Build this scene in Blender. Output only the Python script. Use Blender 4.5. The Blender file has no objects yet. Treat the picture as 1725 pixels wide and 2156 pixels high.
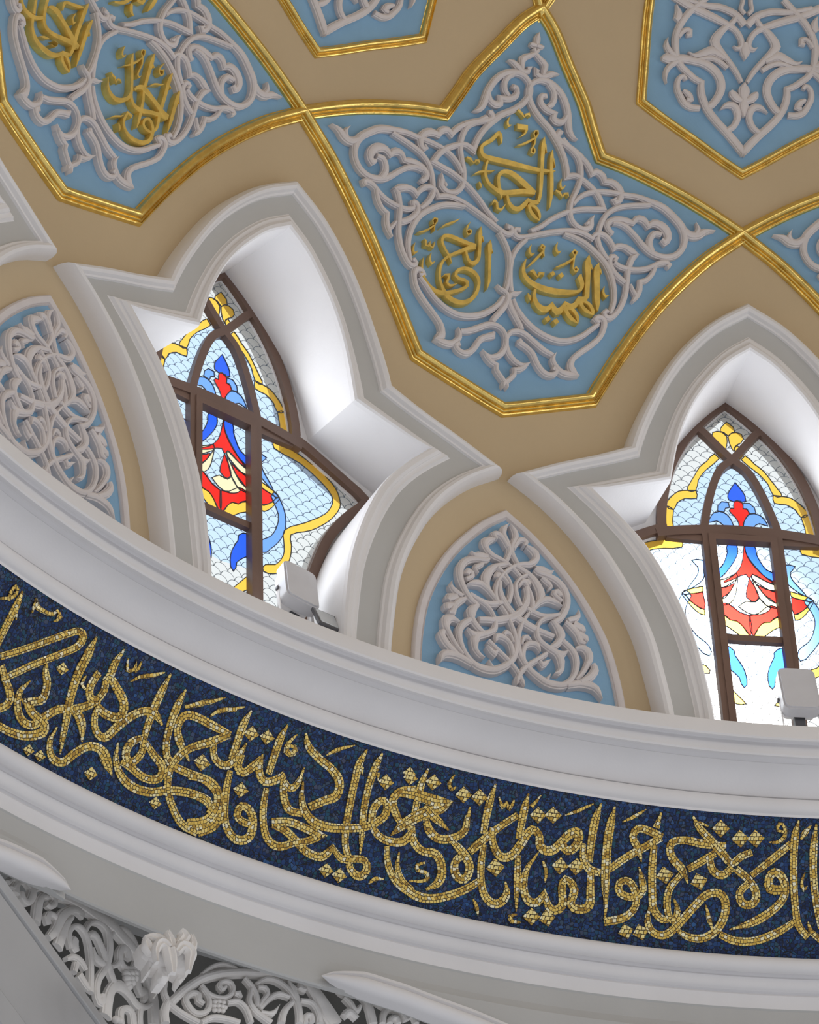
import bpy, bmesh, math, random
from mathutils import Vector, Matrix
from mathutils.geometry import delaunay_2d_cdt
random.seed(7)
PI = math.pi
S = bpy.context.scene
COL = S.collection
rad, deg = math.radians, math.degrees
# ------------------------------------------------------------------ camera
cam_d = bpy.data.cameras.new('camera'); cam = bpy.data.objects.new('camera', cam_d); COL.objects.link(cam)
cam_d.sensor_fit = 'HORIZONTAL'; cam_d.sensor_width = 36.0; cam_d.lens = 36.0 * 7046.82 / 1725.0
cam_d.clip_start = 0.1; cam_d.clip_end = 500
_R = Vector((0.33350358, -0.94205467, -0.03617132)); _U = Vector((-0.57511762, -0.23370335, 0.78397862)); _F = Vector((0.74700408, 0.24065691, 0.61973314))
cam.matrix_world = Matrix(((_R.x, _U.x, -_F.x, -11.410638), (_R.y, _U.y, -_F.y, 0.0), (_R.z, _U.z, -_F.z, 1.6), (0, 0, 0, 1)))
S.camera = cam
# ------------------------------------------------------------------ view
S.view_settings.view_transform = 'Standard'; S.view_settings.look = 'None'
S.view_settings.exposure = 0.0; S.view_settings.gamma = 1.0; S.view_settings.use_curve_mapping = False
# ------------------------------------------------------------------ sky outside, hall light below
SKY = (0.92, 1.0, 1.12); SKY_E = 1.75; HALL = (0.475, 0.485, 0.515); HALL_E = 1.2
SUN_DIR = Vector((0.7985, 0.1690, 0.5780)).normalized()
GLOW_E = 14.0
w = bpy.data.worlds.new('sky'); S.world = w; w.use_nodes = True
nt = w.node_tree; nt.nodes.clear()
def nd(tree, t, **kw):
    n = tree.nodes.new(t)
    for k, v in kw.items(): setattr(n, k, v)
    return n
out = nd(nt, 'ShaderNodeOutputWorld'); bg = nd(nt, 'ShaderNodeBackground')
tc = nd(nt, 'ShaderNodeTexCoord'); sep = nd(nt, 'ShaderNodeSeparateXYZ')
nt.links.new(tc.outputs['Generated'], sep.inputs[0])
up = nd(nt, 'ShaderNodeMath', operation='GREATER_THAN'); up.inputs[1].default_value = -0.01
nt.links.new(sep.outputs['Z'], up.inputs[0])
dot = nd(nt, 'ShaderNodeVectorMath', operation='DOT_PRODUCT'); dot.inputs[1].default_value = SUN_DIR
nt.links.new(tc.outputs['Generated'], dot.inputs[0])
mr = nd(nt, 'ShaderNodeMapRange', interpolation_type='SMOOTHERSTEP'); mr.inputs['From Min'].default_value = math.cos(rad(2.5)); mr.inputs['From Max'].default_value = math.cos(rad(0.3))
mr.inputs['To Min'].default_value = 0; mr.inputs['To Max'].default_value = GLOW_E
nt.links.new(dot.outputs['Value'], mr.inputs['Value'])
mx = nd(nt, 'ShaderNodeMix', data_type='RGBA'); mx.inputs[7].default_value = tuple(c * SKY_E for c in SKY) + (1,)
hz = nd(nt, 'ShaderNodeMapRange'); hz.inputs['From Min'].default_value = 0.0; hz.inputs['From Max'].default_value = -1.0; hz.inputs['To Min'].default_value = 1.25 * HALL_E; hz.inputs['To Max'].default_value = 0.95 * HALL_E
nt.links.new(sep.outputs['Z'], hz.inputs['Value'])
hc = nd(nt, 'ShaderNodeVectorMath', operation='SCALE'); hc.inputs[0].default_value = HALL; nt.links.new(hz.outputs[0], hc.inputs['Scale']); nt.links.new(hc.outputs[0], mx.inputs[6])
nt.links.new(up.outputs[0], mx.inputs[0])
ad = nd(nt, 'ShaderNodeVectorMath', operation='ADD')
nt.links.new(mx.outputs[2], ad.inputs[0]); nt.links.new(mr.outputs[0], ad.inputs[1])
nt.links.new(ad.outputs[0], bg.inputs['Color']); nt.links.new(bg.outputs[0], out.inputs['Surface'])
# ------------------------------------------------------------------ geometry of the dome (metres, axis at the origin)
PHI1 = 1.0090340868; DL = rad(30.0)
RC, ZC, RR = -0.5, 14.858771, 7.340360
def phik(k): return PHI1 - (k - 1) * DL
# daylight entering by the other dome windows round the ring
WINDOW_LIGHT = {3: 50, 4: 62, 5: 56, 6: 46, 7: 46, 8: 42, 9: 30, 10: 12, 11: 3}
for k, e in WINDOW_LIGHT.items():
    l = bpy.data.lights.new('window_daylight_fill', 'AREA'); l.shape = 'RECTANGLE'; l.size = 1.5; l.size_y = 2.2; l.energy = e; l.color = (0.95, 0.975, 1.0)
    o = bpy.data.objects.new('window_daylight_fill', l); COL.objects.link(o)
    ph = phik(k); o.location = (6.45 * math.cos(ph), 6.45 * math.sin(ph), 15.1)
    o.rotation_euler = Vector((-math.cos(ph), -math.sin(ph), -0.36)).to_track_quat('-Z', 'Y').to_euler()
for k, e in {0: 16, 1: 18, 2: 20}.items():  # extra fill lamps added just inside the built panes to brighten the reveals
    l = bpy.data.lights.new('window_daylight_fill', 'AREA'); l.shape = 'RECTANGLE'; l.size = .9; l.size_y = 1.9; l.energy = e; l.color = (0.90, 0.95, 1.0)
    o = bpy.data.objects.new('window_daylight_fill', l); COL.objects.link(o)
    ph = phik(k); o.location = (7.2 * math.cos(ph), 7.2 * math.sin(ph), 14.95)
    o.rotation_euler = Vector((-math.cos(ph), -math.sin(ph), 0)).to_track_quat('-Z', 'Y').to_euler()
# ------------------------------------------------------------------ materials
def new_mat(name):
    m = bpy.data.materials.new(name); m.use_nodes = True
    t = m.node_tree; b = t.nodes['Principled BSDF']; return m, t, b
def plaster(name, c, rough=0.75, var=0.06, bump=0.25, scale=3.0):
    m, t, b = new_mat(name)
    co = nd(t, 'ShaderNodeTexCoord')
    n = nd(t, 'ShaderNodeTexNoise'); n.inputs['Scale'].default_value = scale; n.inputs['Detail'].default_value = 6
    t.links.new(co.outputs['Object'], n.inputs['Vector'])
    r = nd(t, 'ShaderNodeMapRange'); r.inputs['From Min'].default_value = .3; r.inputs['From Max'].default_value = .7
    r.inputs['To Min'].default_value = 1 - var; r.inputs['To Max'].default_value = 1 + var
    t.links.new(n.outputs['Fac'], r.inputs['Value'])
    v = nd(t, 'ShaderNodeVectorMath', operation='SCALE'); v.inputs[0].default_value = c
    t.links.new(r.outputs[0], v.inputs['Scale']); t.links.new(v.outputs[0], b.inputs['Base Color'])
    b.inputs['Roughness'].default_value = rough
    n2 = nd(t, 'ShaderNodeTexNoise'); n2.inputs['Scale'].default_value = 60; n2.inputs['Detail'].default_value = 3
    t.links.new(co.outputs['Object'], n2.inputs['Vector'])
    bp = nd(t, 'ShaderNodeBump'); bp.inputs['Strength'].default_value = bump; bp.inputs['Distance'].default_value = .004
    t.links.new(n2.outputs['Fac'], bp.inputs['Height']); t.links.new(bp.outputs[0], b.inputs['Normal'])
    return m
def gold(name, c, rough=.33, metal=.85, bump=.35):
    m, t, b = new_mat(name)
    co = nd(t, 'ShaderNodeTexCoord')
    n = nd(t, 'ShaderNodeTexNoise'); n.inputs['Scale'].default_value = 14; n.inputs['Detail'].default_value = 5
    t.links.new(co.outputs['Object'], n.inputs['Vector'])
    r = nd(t, 'ShaderNodeMapRange'); r.inputs['From Min'].default_value = .3; r.inputs['From Max'].default_value = .7
    r.inputs['To Min'].default_value = .82; r.inputs['To Max'].default_value = 1.12
    t.links.new(n.outputs['Fac'], r.inputs['Value'])
    v = nd(t, 'ShaderNodeVectorMath', operation='SCALE'); v.inputs[0].default_value = c
    t.links.new(r.outputs[0], v.inputs['Scale']); t.links.new(v.outputs[0], b.inputs['Base Color'])
    b.inputs['Metallic'].default_value = metal; b.inputs['Roughness'].default_value = rough
    bp = nd(t, 'ShaderNodeBump'); bp.inputs['Strength'].default_value = bump; bp.inputs['Distance'].default_value = .01
    t.links.new(n.outputs['Fac'], bp.inputs['Height']); t.links.new(bp.outputs[0], b.inputs['Normal'])
    return m
def math_n(t, op, a, b=None):
    n = nd(t, 'ShaderNodeMath', operation=op)
    for i, x in enumerate((a, b)):
        if x is None: continue
        if isinstance(x, (int, float)): n.inputs[i].default_value = x
        else: t.links.new(x, n.inputs[i])
    return n.outputs[0]
def ramp(t, fac, stops):
    r = nd(t, 'ShaderNodeValToRGB'); e = r.color_ramp.elements
    while len(e) < len(stops): e.new(.5)
    for q, (p, c) in zip(e, stops): q.position = p; q.color = tuple(c) + (1,)
    t.links.new(fac, r.inputs[0]); return r.outputs[0]
def mosaic_blue():
    m, t, b = new_mat('blue_tesserae')
    uv = nd(t, 'ShaderNodeUVMap')
    v1 = nd(t, 'ShaderNodeTexVoronoi', feature='F1'); v2 = nd(t, 'ShaderNodeTexVoronoi', feature='DISTANCE_TO_EDGE')
    for v in (v1, v2):
        v.inputs['Scale'].default_value = 44; v.inputs['Randomness'].default_value = .72; t.links.new(uv.outputs[0], v.inputs['Vector'])
    s = nd(t, 'ShaderNodeSeparateColor'); t.links.new(v1.outputs['Color'], s.inputs[0])
    c = ramp(t, s.outputs[0], [(0, (.006, .018, .075)), (.3, (.010, .035, .13)), (.55, (.018, .06, .20)), (.72, (.012, .075, .12)), (.88, (.06, .075, .14)), (1, (.03, .11, .30))])
    g = math_n(t, 'GREATER_THAN', v2.outputs['Distance'], .055)
    mxx = nd(t, 'ShaderNodeMix', data_type='RGBA'); mxx.inputs[6].default_value = (.008, .010, .016, 1)
    t.links.new(g, mxx.inputs[0]); t.links.new(c, mxx.inputs[7]); t.links.new(mxx.outputs[2], b.inputs['Base Color'])
    b.inputs['Roughness'].default_value = .5; b.inputs['Specular IOR Level'].default_value = .3
    nm = nd(t, 'ShaderNodeBump'); nm.inputs['Strength'].default_value = .5; nm.inputs['Distance'].default_value = .01
    hh = math_n(t, 'MULTIPLY', math_n(t, 'MINIMUM', v2.outputs['Distance'], .15), 3.0)
    hh = math_n(t, 'ADD', hh, math_n(t, 'MULTIPLY', s.outputs[1], .5))
    t.links.new(hh, nm.inputs['Height']); t.links.new(nm.outputs[0], b.inputs['Normal'])
    return m
def mosaic_gold():
    m, t, b = new_mat('gold_tesserae')
    uv = nd(t, 'ShaderNodeUVMap'); s = nd(t, 'ShaderNodeSeparateXYZ'); t.links.new(uv.outputs[0], s.inputs[0])
    nz = nd(t, 'ShaderNodeTexNoise', noise_dimensions='2D'); nz.inputs['Scale'].default_value = 26; nz.inputs['Detail'].default_value = 1
    t.links.new(uv.outputs[0], nz.inputs['Vector']); ns = nd(t, 'ShaderNodeSeparateColor'); t.links.new(nz.outputs['Color'], ns.inputs[0])
    cu = math_n(t, 'DIVIDE', math_n(t, 'ADD', s.outputs[0], math_n(t, 'MULTIPLY', ns.outputs[0], .020)), .022); cv = math_n(t, 'DIVIDE', math_n(t, 'ADD', s.outputs[1], math_n(t, 'MULTIPLY', ns.outputs[1], .010)), .0225)
    row = math_n(t, 'FLOOR', cv)
    cu = math_n(t, 'ADD', cu, math_n(t, 'MULTIPLY', row, .43))
    cell = nd(t, 'ShaderNodeCombineXYZ'); t.links.new(math_n(t, 'FLOOR', cu), cell.inputs[0]); t.links.new(row, cell.inputs[1])
    wn = nd(t, 'ShaderNodeTexWhiteNoise', noise_dimensions='2D'); t.links.new(cell.outputs[0], wn.inputs['Vector'])
    fu = math_n(t, 'FRACT', cu); fv = math_n(t, 'FRACT', cv)
    ed = math_n(t, 'MINIMUM', math_n(t, 'MINIMUM', fu, math_n(t, 'SUBTRACT', 1.0, fu)), math_n(t, 'MINIMUM', fv, math_n(t, 'SUBTRACT', 1.0, fv)))
    g = math_n(t, 'GREATER_THAN', ed, .09)
    c = ramp(t, wn.outputs['Value'], [(0, (.36, .20, .025)), (.22, (.70, .45, .07)), (.55, (.93, .66, .15)), (.85, (1, .82, .32)), (1, (1, .95, .70))])
    mxx = nd(t, 'ShaderNodeMix', data_type='RGBA'); mxx.inputs[6].default_value = (.05, .03, .012, 1)
    t.links.new(g, mxx.inputs[0]); t.links.new(c, mxx.inputs[7]); t.links.new(mxx.outputs[2], b.inputs['Base Color'])
    b.inputs['Metallic'].default_value = .25; b.inputs['Roughness'].default_value = .35
    geo = nd(t, 'ShaderNodeNewGeometry')
    dv = nd(t, 'ShaderNodeVectorMath', operation='SUBTRACT'); t.links.new(wn.outputs['Color'], dv.inputs[0]); dv.inputs[1].default_value = (.5, .5, .5)
    sc = nd(t, 'ShaderNodeVectorMath', operation='SCALE'); t.links.new(dv.outputs[0], sc.inputs[0]); sc.inputs['Scale'].default_value = .35
    aa = nd(t, 'ShaderNodeVectorMath', operation='ADD'); t.links.new(geo.outputs['Normal'], aa.inputs[0]); t.links.new(sc.outputs[0], aa.inputs[1])
    nn = nd(t, 'ShaderNodeVectorMath', operation='NORMALIZE'); t.links.new(aa.outputs[0], nn.inputs[0]); t.links.new(nn.outputs[0], b.inputs['Normal'])
    return m
def glass_mat(name, c, scales=False, diff=.22):
    m, t, b = new_mat(name); t.nodes.remove(b)
    o = t.nodes['Material Output']
    tr = nd(t, 'ShaderNodeBsdfTransparent'); tl = nd(t, 'ShaderNodeBsdfTranslucent'); gl = nd(t, 'ShaderNodeBsdfGlossy')
    gl.inputs['Roughness'].default_value = .25
    tr.inputs[0].default_value = tuple(c) + (1,); tl.inputs[0].default_value = tuple(c) + (1,)
    m1 = nd(t, 'ShaderNodeMixShader'); m1.inputs[0].default_value = diff; t.links.new(tr.outputs[0], m1.inputs[1]); t.links.new(tl.outputs[0], m1.inputs[2])
    m2 = nd(t, 'ShaderNodeMixShader'); m2.inputs[0].default_value = .04; t.links.new(m1.outputs[0], m2.inputs[1]); t.links.new(gl.outputs[0], m2.inputs[2])
    last = m2
    if scales:                                                  # leaded fish-scale pattern of the clear panes
        uv = nd(t, 'ShaderNodeUVMap'); s = nd(t, 'ShaderNodeSeparateXYZ'); t.links.new(uv.outputs[0], s.inputs[0])
        v = math_n(t, 'DIVIDE', s.outputs[1], .046); row = math_n(t, 'FLOOR', v)
        u = math_n(t, 'ADD', math_n(t, 'DIVIDE', s.outputs[0], .105), math_n(t, 'MULTIPLY', row, .5))
        fx = math_n(t, 'SUBTRACT', math_n(t, 'FRACT', u), .5); fy = math_n(t, 'MULTIPLY', math_n(t, 'FRACT', v), .5)
        d = math_n(t, 'SQRT', math_n(t, 'ADD', math_n(t, 'MULTIPLY', fx, fx), math_n(t, 'MULTIPLY', fy, fy)))
        line = math_n(t, 'LESS_THAN', math_n(t, 'ABSOLUTE', math_n(t, 'SUBTRACT', d, .48)), .021)
        df = nd(t, 'ShaderNodeBsdfDiffuse'); df.inputs[0].default_value = (.10, .13, .17, 1)
        m3 = nd(t, 'ShaderNodeMixShader'); t.links.new(math_n(t, 'MULTIPLY', line, .92), m3.inputs[0])
        t.links.new(m2.outputs[0], m3.inputs[1]); t.links.new(df.outputs[0], m3.inputs[2]); last = m3
    t.links.new(last.outputs[0], o.inputs['Surface'])
    return m
M = dict(
    beige=plaster('beige_plaster', (.585, .46, .295), .8, .035, .3, 1.2),
    white=plaster('white_plaster', (.80, .785, .79), .7, .03, .2, 2.0),
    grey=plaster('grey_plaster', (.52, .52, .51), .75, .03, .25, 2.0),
    stucco=plaster('white_stucco', (.71, .665, .665), .7, .05, .35, 6.0),
    blue=plaster('sky_blue_paint', (.245, .44, .64), .7, .05, .3, 4.0),
    stone=plaster('carved_stone', (.88, .85, .82), .8, .06, .5, 8.0),
    conc=plaster('dark_concrete', (.22, .215, .20), .9, .25, .6, 2.0),
    rib=plaster('grey_rib_paint', (.46, .46, .465), .75, .03, .2, 2.0),
    gold=gold('gold_leaf', (.86, .64, .20), .24, .88), goldl=gold('gold_letters', (.90, .65, .17), .32, .45),
    brown=plaster('brown_window_frame', (.16, .095, .07), .45, .08, .1, 3.0),
    lead=plaster('lead_came', (.06, .07, .09), .5, .05, .1, 3.0),
    mblue=mosaic_blue(), mgold=mosaic_gold(),
    clear=glass_mat('clear_glass', (.60, .585, .53), True), pale=glass_mat('pale_blue_scale_glass', (.47, .575, .68), True), red=glass_mat('red_glass', (.80, .022, .015)), blue_g=glass_mat('blue_glass', (.025, .10, .58)),
    sky_g=glass_mat('sky_glass', (.15, .31, .68)), yellow=glass_mat('yellow_glass', (.80, .47, .06)), cream=glass_mat('cream_glass', (.72, .62, .36)), orange=glass_mat('orange_glass', (.98, .25, .06)),
    lamp=plaster('grey_lamp_housing', (.64, .64, .67), .45, .04, .1, 5.0), lens=plaster('lamp_glass', (.55, .58, .61), .15, .03, .02, 5.0), dark=plaster('dark_metal', (.10, .10, .11), .4, .04, .1, 5.0),
)
# ------------------------------------------------------------------ mesh helpers
def thing(name, label, cat, base=(0, 0, 0), k=None, group=None):
    """Empty at the thing's base; children are modelled in its own frame (bay frame k when given)"""
    o = bpy.data.objects.new(name, None); COL.objects.link(o); o.empty_display_size = .2
    if k is None: o.location = base
    else:
        p = phik(k); o.location = (base[0] * math.cos(p) - base[1] * math.sin(p), base[0] * math.sin(p) + base[1] * math.cos(p), base[2]); o.rotation_euler = (0, 0, p)
    o['label'] = label; o['category'] = cat
    if group: o['group'] = group
    o['_b'] = tuple(base); return o
def mesh(name, V, F, mat, parent=None, base=None, uv=None, smooth=True, sharp=.55, kind=None):
    b = Vector(base) if base is not None else (Vector(parent_base(parent)) if parent is not None else Vector((0, 0, 0)))
    me = bpy.data.meshes.new(name); me.from_pydata([tuple(Vector(v) - b) for v in V], [], F)
    bm = bmesh.new(); bm.from_mesh(me)
    if uv is not None:
        L = bm.loops.layers.uv.new('UVMap')
        for f in bm.faces:
            for lp in f.loops: lp[L].uv = uv[lp.vert.index]
    if smooth:
        for f in bm.faces: f.smooth = True
        for e in bm.edges:
            if len(e.link_faces) == 2 and e.calc_face_angle(0) > sharp: e.smooth = False
    bm.to_mesh(me); bm.free()
    me.materials.append(mat)
    o = bpy.data.objects.new(name, me); COL.objects.link(o)
    if parent is not None: o.parent = parent
    if kind: o['kind'] = kind
    return o
def parent_base(p):
    while p is not None:
        if '_b' in p: return p['_b']
        p = p.parent
    return (0, 0, 0)
def dome_r(z): return RC + math.sqrt(max(RR * RR - (z - ZC) ** 2, 0)) if z > ZC else RC + RR
def dome(a, z, h=0.0):
    """bay frame: a degrees from the bay's meridian, height z, h inward off the plaster"""
    z0 = z
    if z > ZC:
        nx, nz = (dome_r(z) - RC) / RR, (z - ZC) / RR
    else: nx, nz = 1.0, 0.0
    r = dome_r(z) - h * nx; zz = z0 - h * nz; t = rad(a)
    return Vector((r * math.cos(t), r * math.sin(t), zz))
def dome_n(a, z):
    if z > ZC: nx, nz = (dome_r(z) - RC) / RR, (z - ZC) / RR
    else: nx, nz = 1.0, 0.0
    t = rad(a); return Vector((-nx * math.cos(t), -nx * math.sin(t), -nz))
def cyl(R):
    def f(a, z, h=0.0):
        t = rad(a); r = R - h; return Vector((r * math.cos(t), r * math.sin(t), z))
    def n(a, z): t = rad(a); return Vector((-math.cos(t), -math.sin(t), 0))
    return f, n
FZ = (7.0, 13.05, 7.4456, 12.27)
_fl = math.hypot(FZ[2] - FZ[0], FZ[1] - FZ[3]); _fn = ((FZ[1] - FZ[3]) / _fl, (FZ[2] - FZ[0]) / _fl)
def cone(a, z, h=0.0):
    r = FZ[0] + (FZ[1] - z) * (FZ[2] - FZ[0]) / (FZ[1] - FZ[3]); t = rad(a)
    r -= h * _fn[0]; return Vector((r * math.cos(t), r * math.sin(t), z - h * _fn[1]))
def cone_n(a, z): t = rad(a); return Vector((-_fn[0] * math.cos(t), -_fn[0] * math.sin(t), -_fn[1]))
def parse(s):
    P = []
    for q in s.split():
        sh = q.endswith('!'); v = [int(e) / 1000 for e in q.rstrip('!').split(',')]
        P.append((v[0], v[1], v[2] if len(v) > 2 else 0, sh))
    return P
def crv(P, ms, step=.028, nmax=7):
    """Catmull-Rom through (a,z,w,sharp); ms = metres per unit of a"""
    n = len(P); out = []
    def tang(i, side):
        if P[i][3] or i == 0 or i == n - 1:
            j = i + side
            if 0 <= j < n: return [(P[j][c] - P[i][c]) * side for c in range(3)]
            return [(P[i][c] - P[i - side][c]) * side * 1.0 for c in range(3)]
        return [(P[i + 1][c] - P[i - 1][c]) / 2 for c in range(3)]
    for i in range(n - 1):
        p, q = P[i], P[i + 1]; L = math.hypot((q[0] - p[0]) * ms, q[1] - p[1])
        m = max(1, min(nmax, math.ceil(L / step)))
        ta, tb = tang(i, 1), tang(i + 1, -1)
        # keep tangents in proportion to this span
        def fit(tg):
            l = math.hypot(tg[0] * ms, tg[1]); f = L / l if l > 1e-9 else 0
            return [tg[0] * f, tg[1] * f, tg[2] * min(f, 1)]
        ta, tb = fit(ta), fit(tb)
        for j in range(m):
            s = j / m; h1 = 2 * s ** 3 - 3 * s * s + 1; h2 = s ** 3 - 2 * s * s + s; h3 = -2 * s ** 3 + 3 * s * s; h4 = s ** 3 - s * s
            out.append(tuple(h1 * p[c] + h2 * ta[c] + h3 * q[c] + h4 * tb[c] for c in range(3)))
    out.append(P[-1][:3]); return out
ROUND = [(-1, 0), (-1, .66), (-.76, .70), (-.68, .88), (-.3, 1.0), (.3, 1.0), (.68, .88), (.76, .70), (1, .66), (1, 0)]
FLAT = [(-1, 0), (-1, .93), (-.88, 1), (.88, 1), (1, .93), (1, 0)]
THIN = [(-1, 0), (-1, 1), (1, 1), (1, 0)]
def ribbon(Q, sf, nf, h, prof, h0=0.0, closed=False):
    """sweep a cross-section along Q=[(a,z,w)] lying on a surface"""
    n = len(Q); P = [sf(q[0], q[1]) for q in Q]; V, F, UV = [], [], []
    cum = 0.0; ro = random.random() * 5
    m = len(prof)
    for i in range(n):
        N = nf(Q[i][0], Q[i][1])
        if closed: pa, pb = P[i - 1], P[(i + 1) % n]
        else: pa, pb = P[max(i - 1, 0)], P[min(i + 1, n - 1)]
        d1 = P[i] - pa; d2 = pb - P[i]
        if d1.length < 1e-7: d1 = d2
        if d2.length < 1e-7: d2 = d1
        d1 = d1.normalized(); d2 = d2.normalized(); d = d1 + d2
        if d.length < 1e-4: d = d1
        d.normalize(); B = N.cross(d); B.normalize()
        mit = 1.0 / max(.55, d.dot(d2))
        hw = max(Q[i][2], .003) / 2 * mit
        if i: cum += (P[i] - P[i - 1]).length
        for (t, k) in prof:
            V.append(P[i] + B * (t * hw) + N * (h0 + k * h)); UV.append((cum + ro, t * hw + .5))
    for i in range(n if closed else n - 1):
        j = (i + 1) % n
        for c in range(m - 1): F.append((i * m + c, j * m + c, j * m + c + 1, i * m + c + 1))
    if not closed:
        F.append(tuple(range(m))); F.append(tuple((n - 1) * m + c for c in reversed(range(m))))
    return V, F, UV
def strokes(lst, name, mat, parent, sf, nf, ms, h, prof, mirror=False, h0=0.0, uvmap=False, step=.028, sharp=.55):
    for s in lst:
        P = parse(s)
        for sg in ((1, -1) if mirror else (1,)):
            Q = crv([(p[0] * sg, p[1], p[2], p[3]) for p in P], ms, step)
            V, F, UV = ribbon(Q, sf, nf, h * (1 + random.uniform(-.03, .03)), prof, h0)
            mesh(name, V, F, mat, parent, uv=UV if uvmap else None, sharp=sharp)
def prisms(lst, name, mat, parent, sf, h, h0=0.0, uvmap=False):
    for s in lst:
        C = [(p[0], p[1]) for p in parse(s)]
        cx, cz = sum(c[0] for c in C) / 4, sum(c[1] for c in C) / 4
        V, UV = [], []
        for hh, sc in ((0, 1), (h * .9, 1), (h, .9)):
            for c in C:
                a, z = cx + (c[0] - cx) * sc, cz + (c[1] - cz) * sc
                V.append(sf(a, z, h0 + hh)); UV.append(((a - cx) * .12 + .5, z - cz + .5))
        F = [(i, (i + 1) % 4, 4 + (i + 1) % 4, 4 + i) for i in range(4)] + [(4 + i, 4 + (i + 1) % 4, 8 + (i + 1) % 4, 8 + i) for i in range(4)] + [(8, 9, 10, 11)]
        mesh(name, V, F, mat, parent, uv=UV if uvmap else None)
def fill2d(poly, ms, step, fn, uvs=False):
    """fill an outline given in (a,z), cut to pieces no larger than step, mapped by fn"""
    bm = bmesh.new()
    vs = [bm.verts.new((p[0] * ms, p[1], 0)) for p in poly]
    es = [bm.edges.new((vs[i], vs[(i + 1) % len(vs)])) for i in range(len(vs))]
    bmesh.ops.triangle_fill(bm, edges=es, use_beauty=True)
    xs = [p[0] * ms for p in poly]; zs = [p[1] for p in poly]
    for lo, hi, nrm in ((min(xs), max(xs), (1, 0, 0)), (min(zs), max(zs), (0, 1, 0))):
        c = math.floor(lo / step) * step + step
        while c < hi:
            bmesh.ops.bisect_plane(bm, geom=bm.verts[:] + bm.edges[:] + bm.faces[:], plane_co=(c * nrm[0], c * nrm[1], 0), plane_no=nrm, dist=1e-6); c += step
    bm.verts.index_update()
    V = [fn(v.co.x / ms, v.co.y) for v in bm.verts]; UV = [(v.co.x, v.co.y) for v in bm.verts]
    F = [tuple(v.index for v in f.verts) for f in bm.faces]; bm.free()
    return V, F, UV
def smooth_line(pts, ms=.118, step=.05, sharp=()):
    return [(q[0], q[1]) for q in crv([(p[0], p[1], 0, i in sharp) for i, p in enumerate(pts)], ms, step, 12)]
def resample(L, n, ms=.118):
    d = [0]
    for p, q in zip(L, L[1:]): d.append(d[-1] + math.hypot((q[0] - p[0]) * ms, q[1] - p[1]))
    o = []; j = 0
    for i in range(n + 1):
        t = d[-1] * i / n
        while j < len(d) - 2 and d[j + 1] < t: j += 1
        f = (t - d[j]) / max(d[j + 1] - d[j], 1e-9); o.append((L[j][0] + (L[j + 1][0] - L[j][0]) * f, L[j][1] + (L[j + 1][1] - L[j][1]) * f))
    return o
def mirror_line(H):
    """half outline from the axis outwards -> whole line, left to right"""
    return [(a, z) for a, z in reversed(H)] + [(-a, z) for a, z in H[1:]]
def grid_faces(n, m, closed=False):
    return [(i * m + c, ((i + 1) % n) * m + c, ((i + 1) % n) * m + c + 1, i * m + c + 1) for i in range(n if closed else n - 1) for c in range(m - 1)]
def ring(name, prof, mat, n=240, a0=None, a1=None, uv=False, parent=None, kind='structure', sharp=.5):
    """turn a profile [(r,z)] round the dome axis, whole or from azimuth a0 to a1 (radians)"""
    full = a0 is None; V, UV = [], []
    if full: a0, a1 = 0, 2 * PI
    N = n if full else n + 1
    for i in range(N):
        t = a0 + (a1 - a0) * i / n; d = 0
        for j, (r, z) in enumerate(prof):
            if j: d += math.hypot(r - prof[j - 1][0], z - prof[j - 1][1])
            V.append((r * math.cos(t), r * math.sin(t), z)); UV.append((t * 7.2, d))
    F = grid_faces(N, len(prof), full)
    return mesh(name, V, F, mat, parent, uv=UV if uv else None, sharp=sharp, kind=kind if parent is None else None)
def arc_prof(c, r, t0, t1, n=8):
    return [(c[0] + r * math.cos(rad(t0 + (t1 - t0) * i / n)), c[1] + r * math.sin(rad(t0 + (t1 - t0) * i / n))) for i in range(n + 1)]
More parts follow.
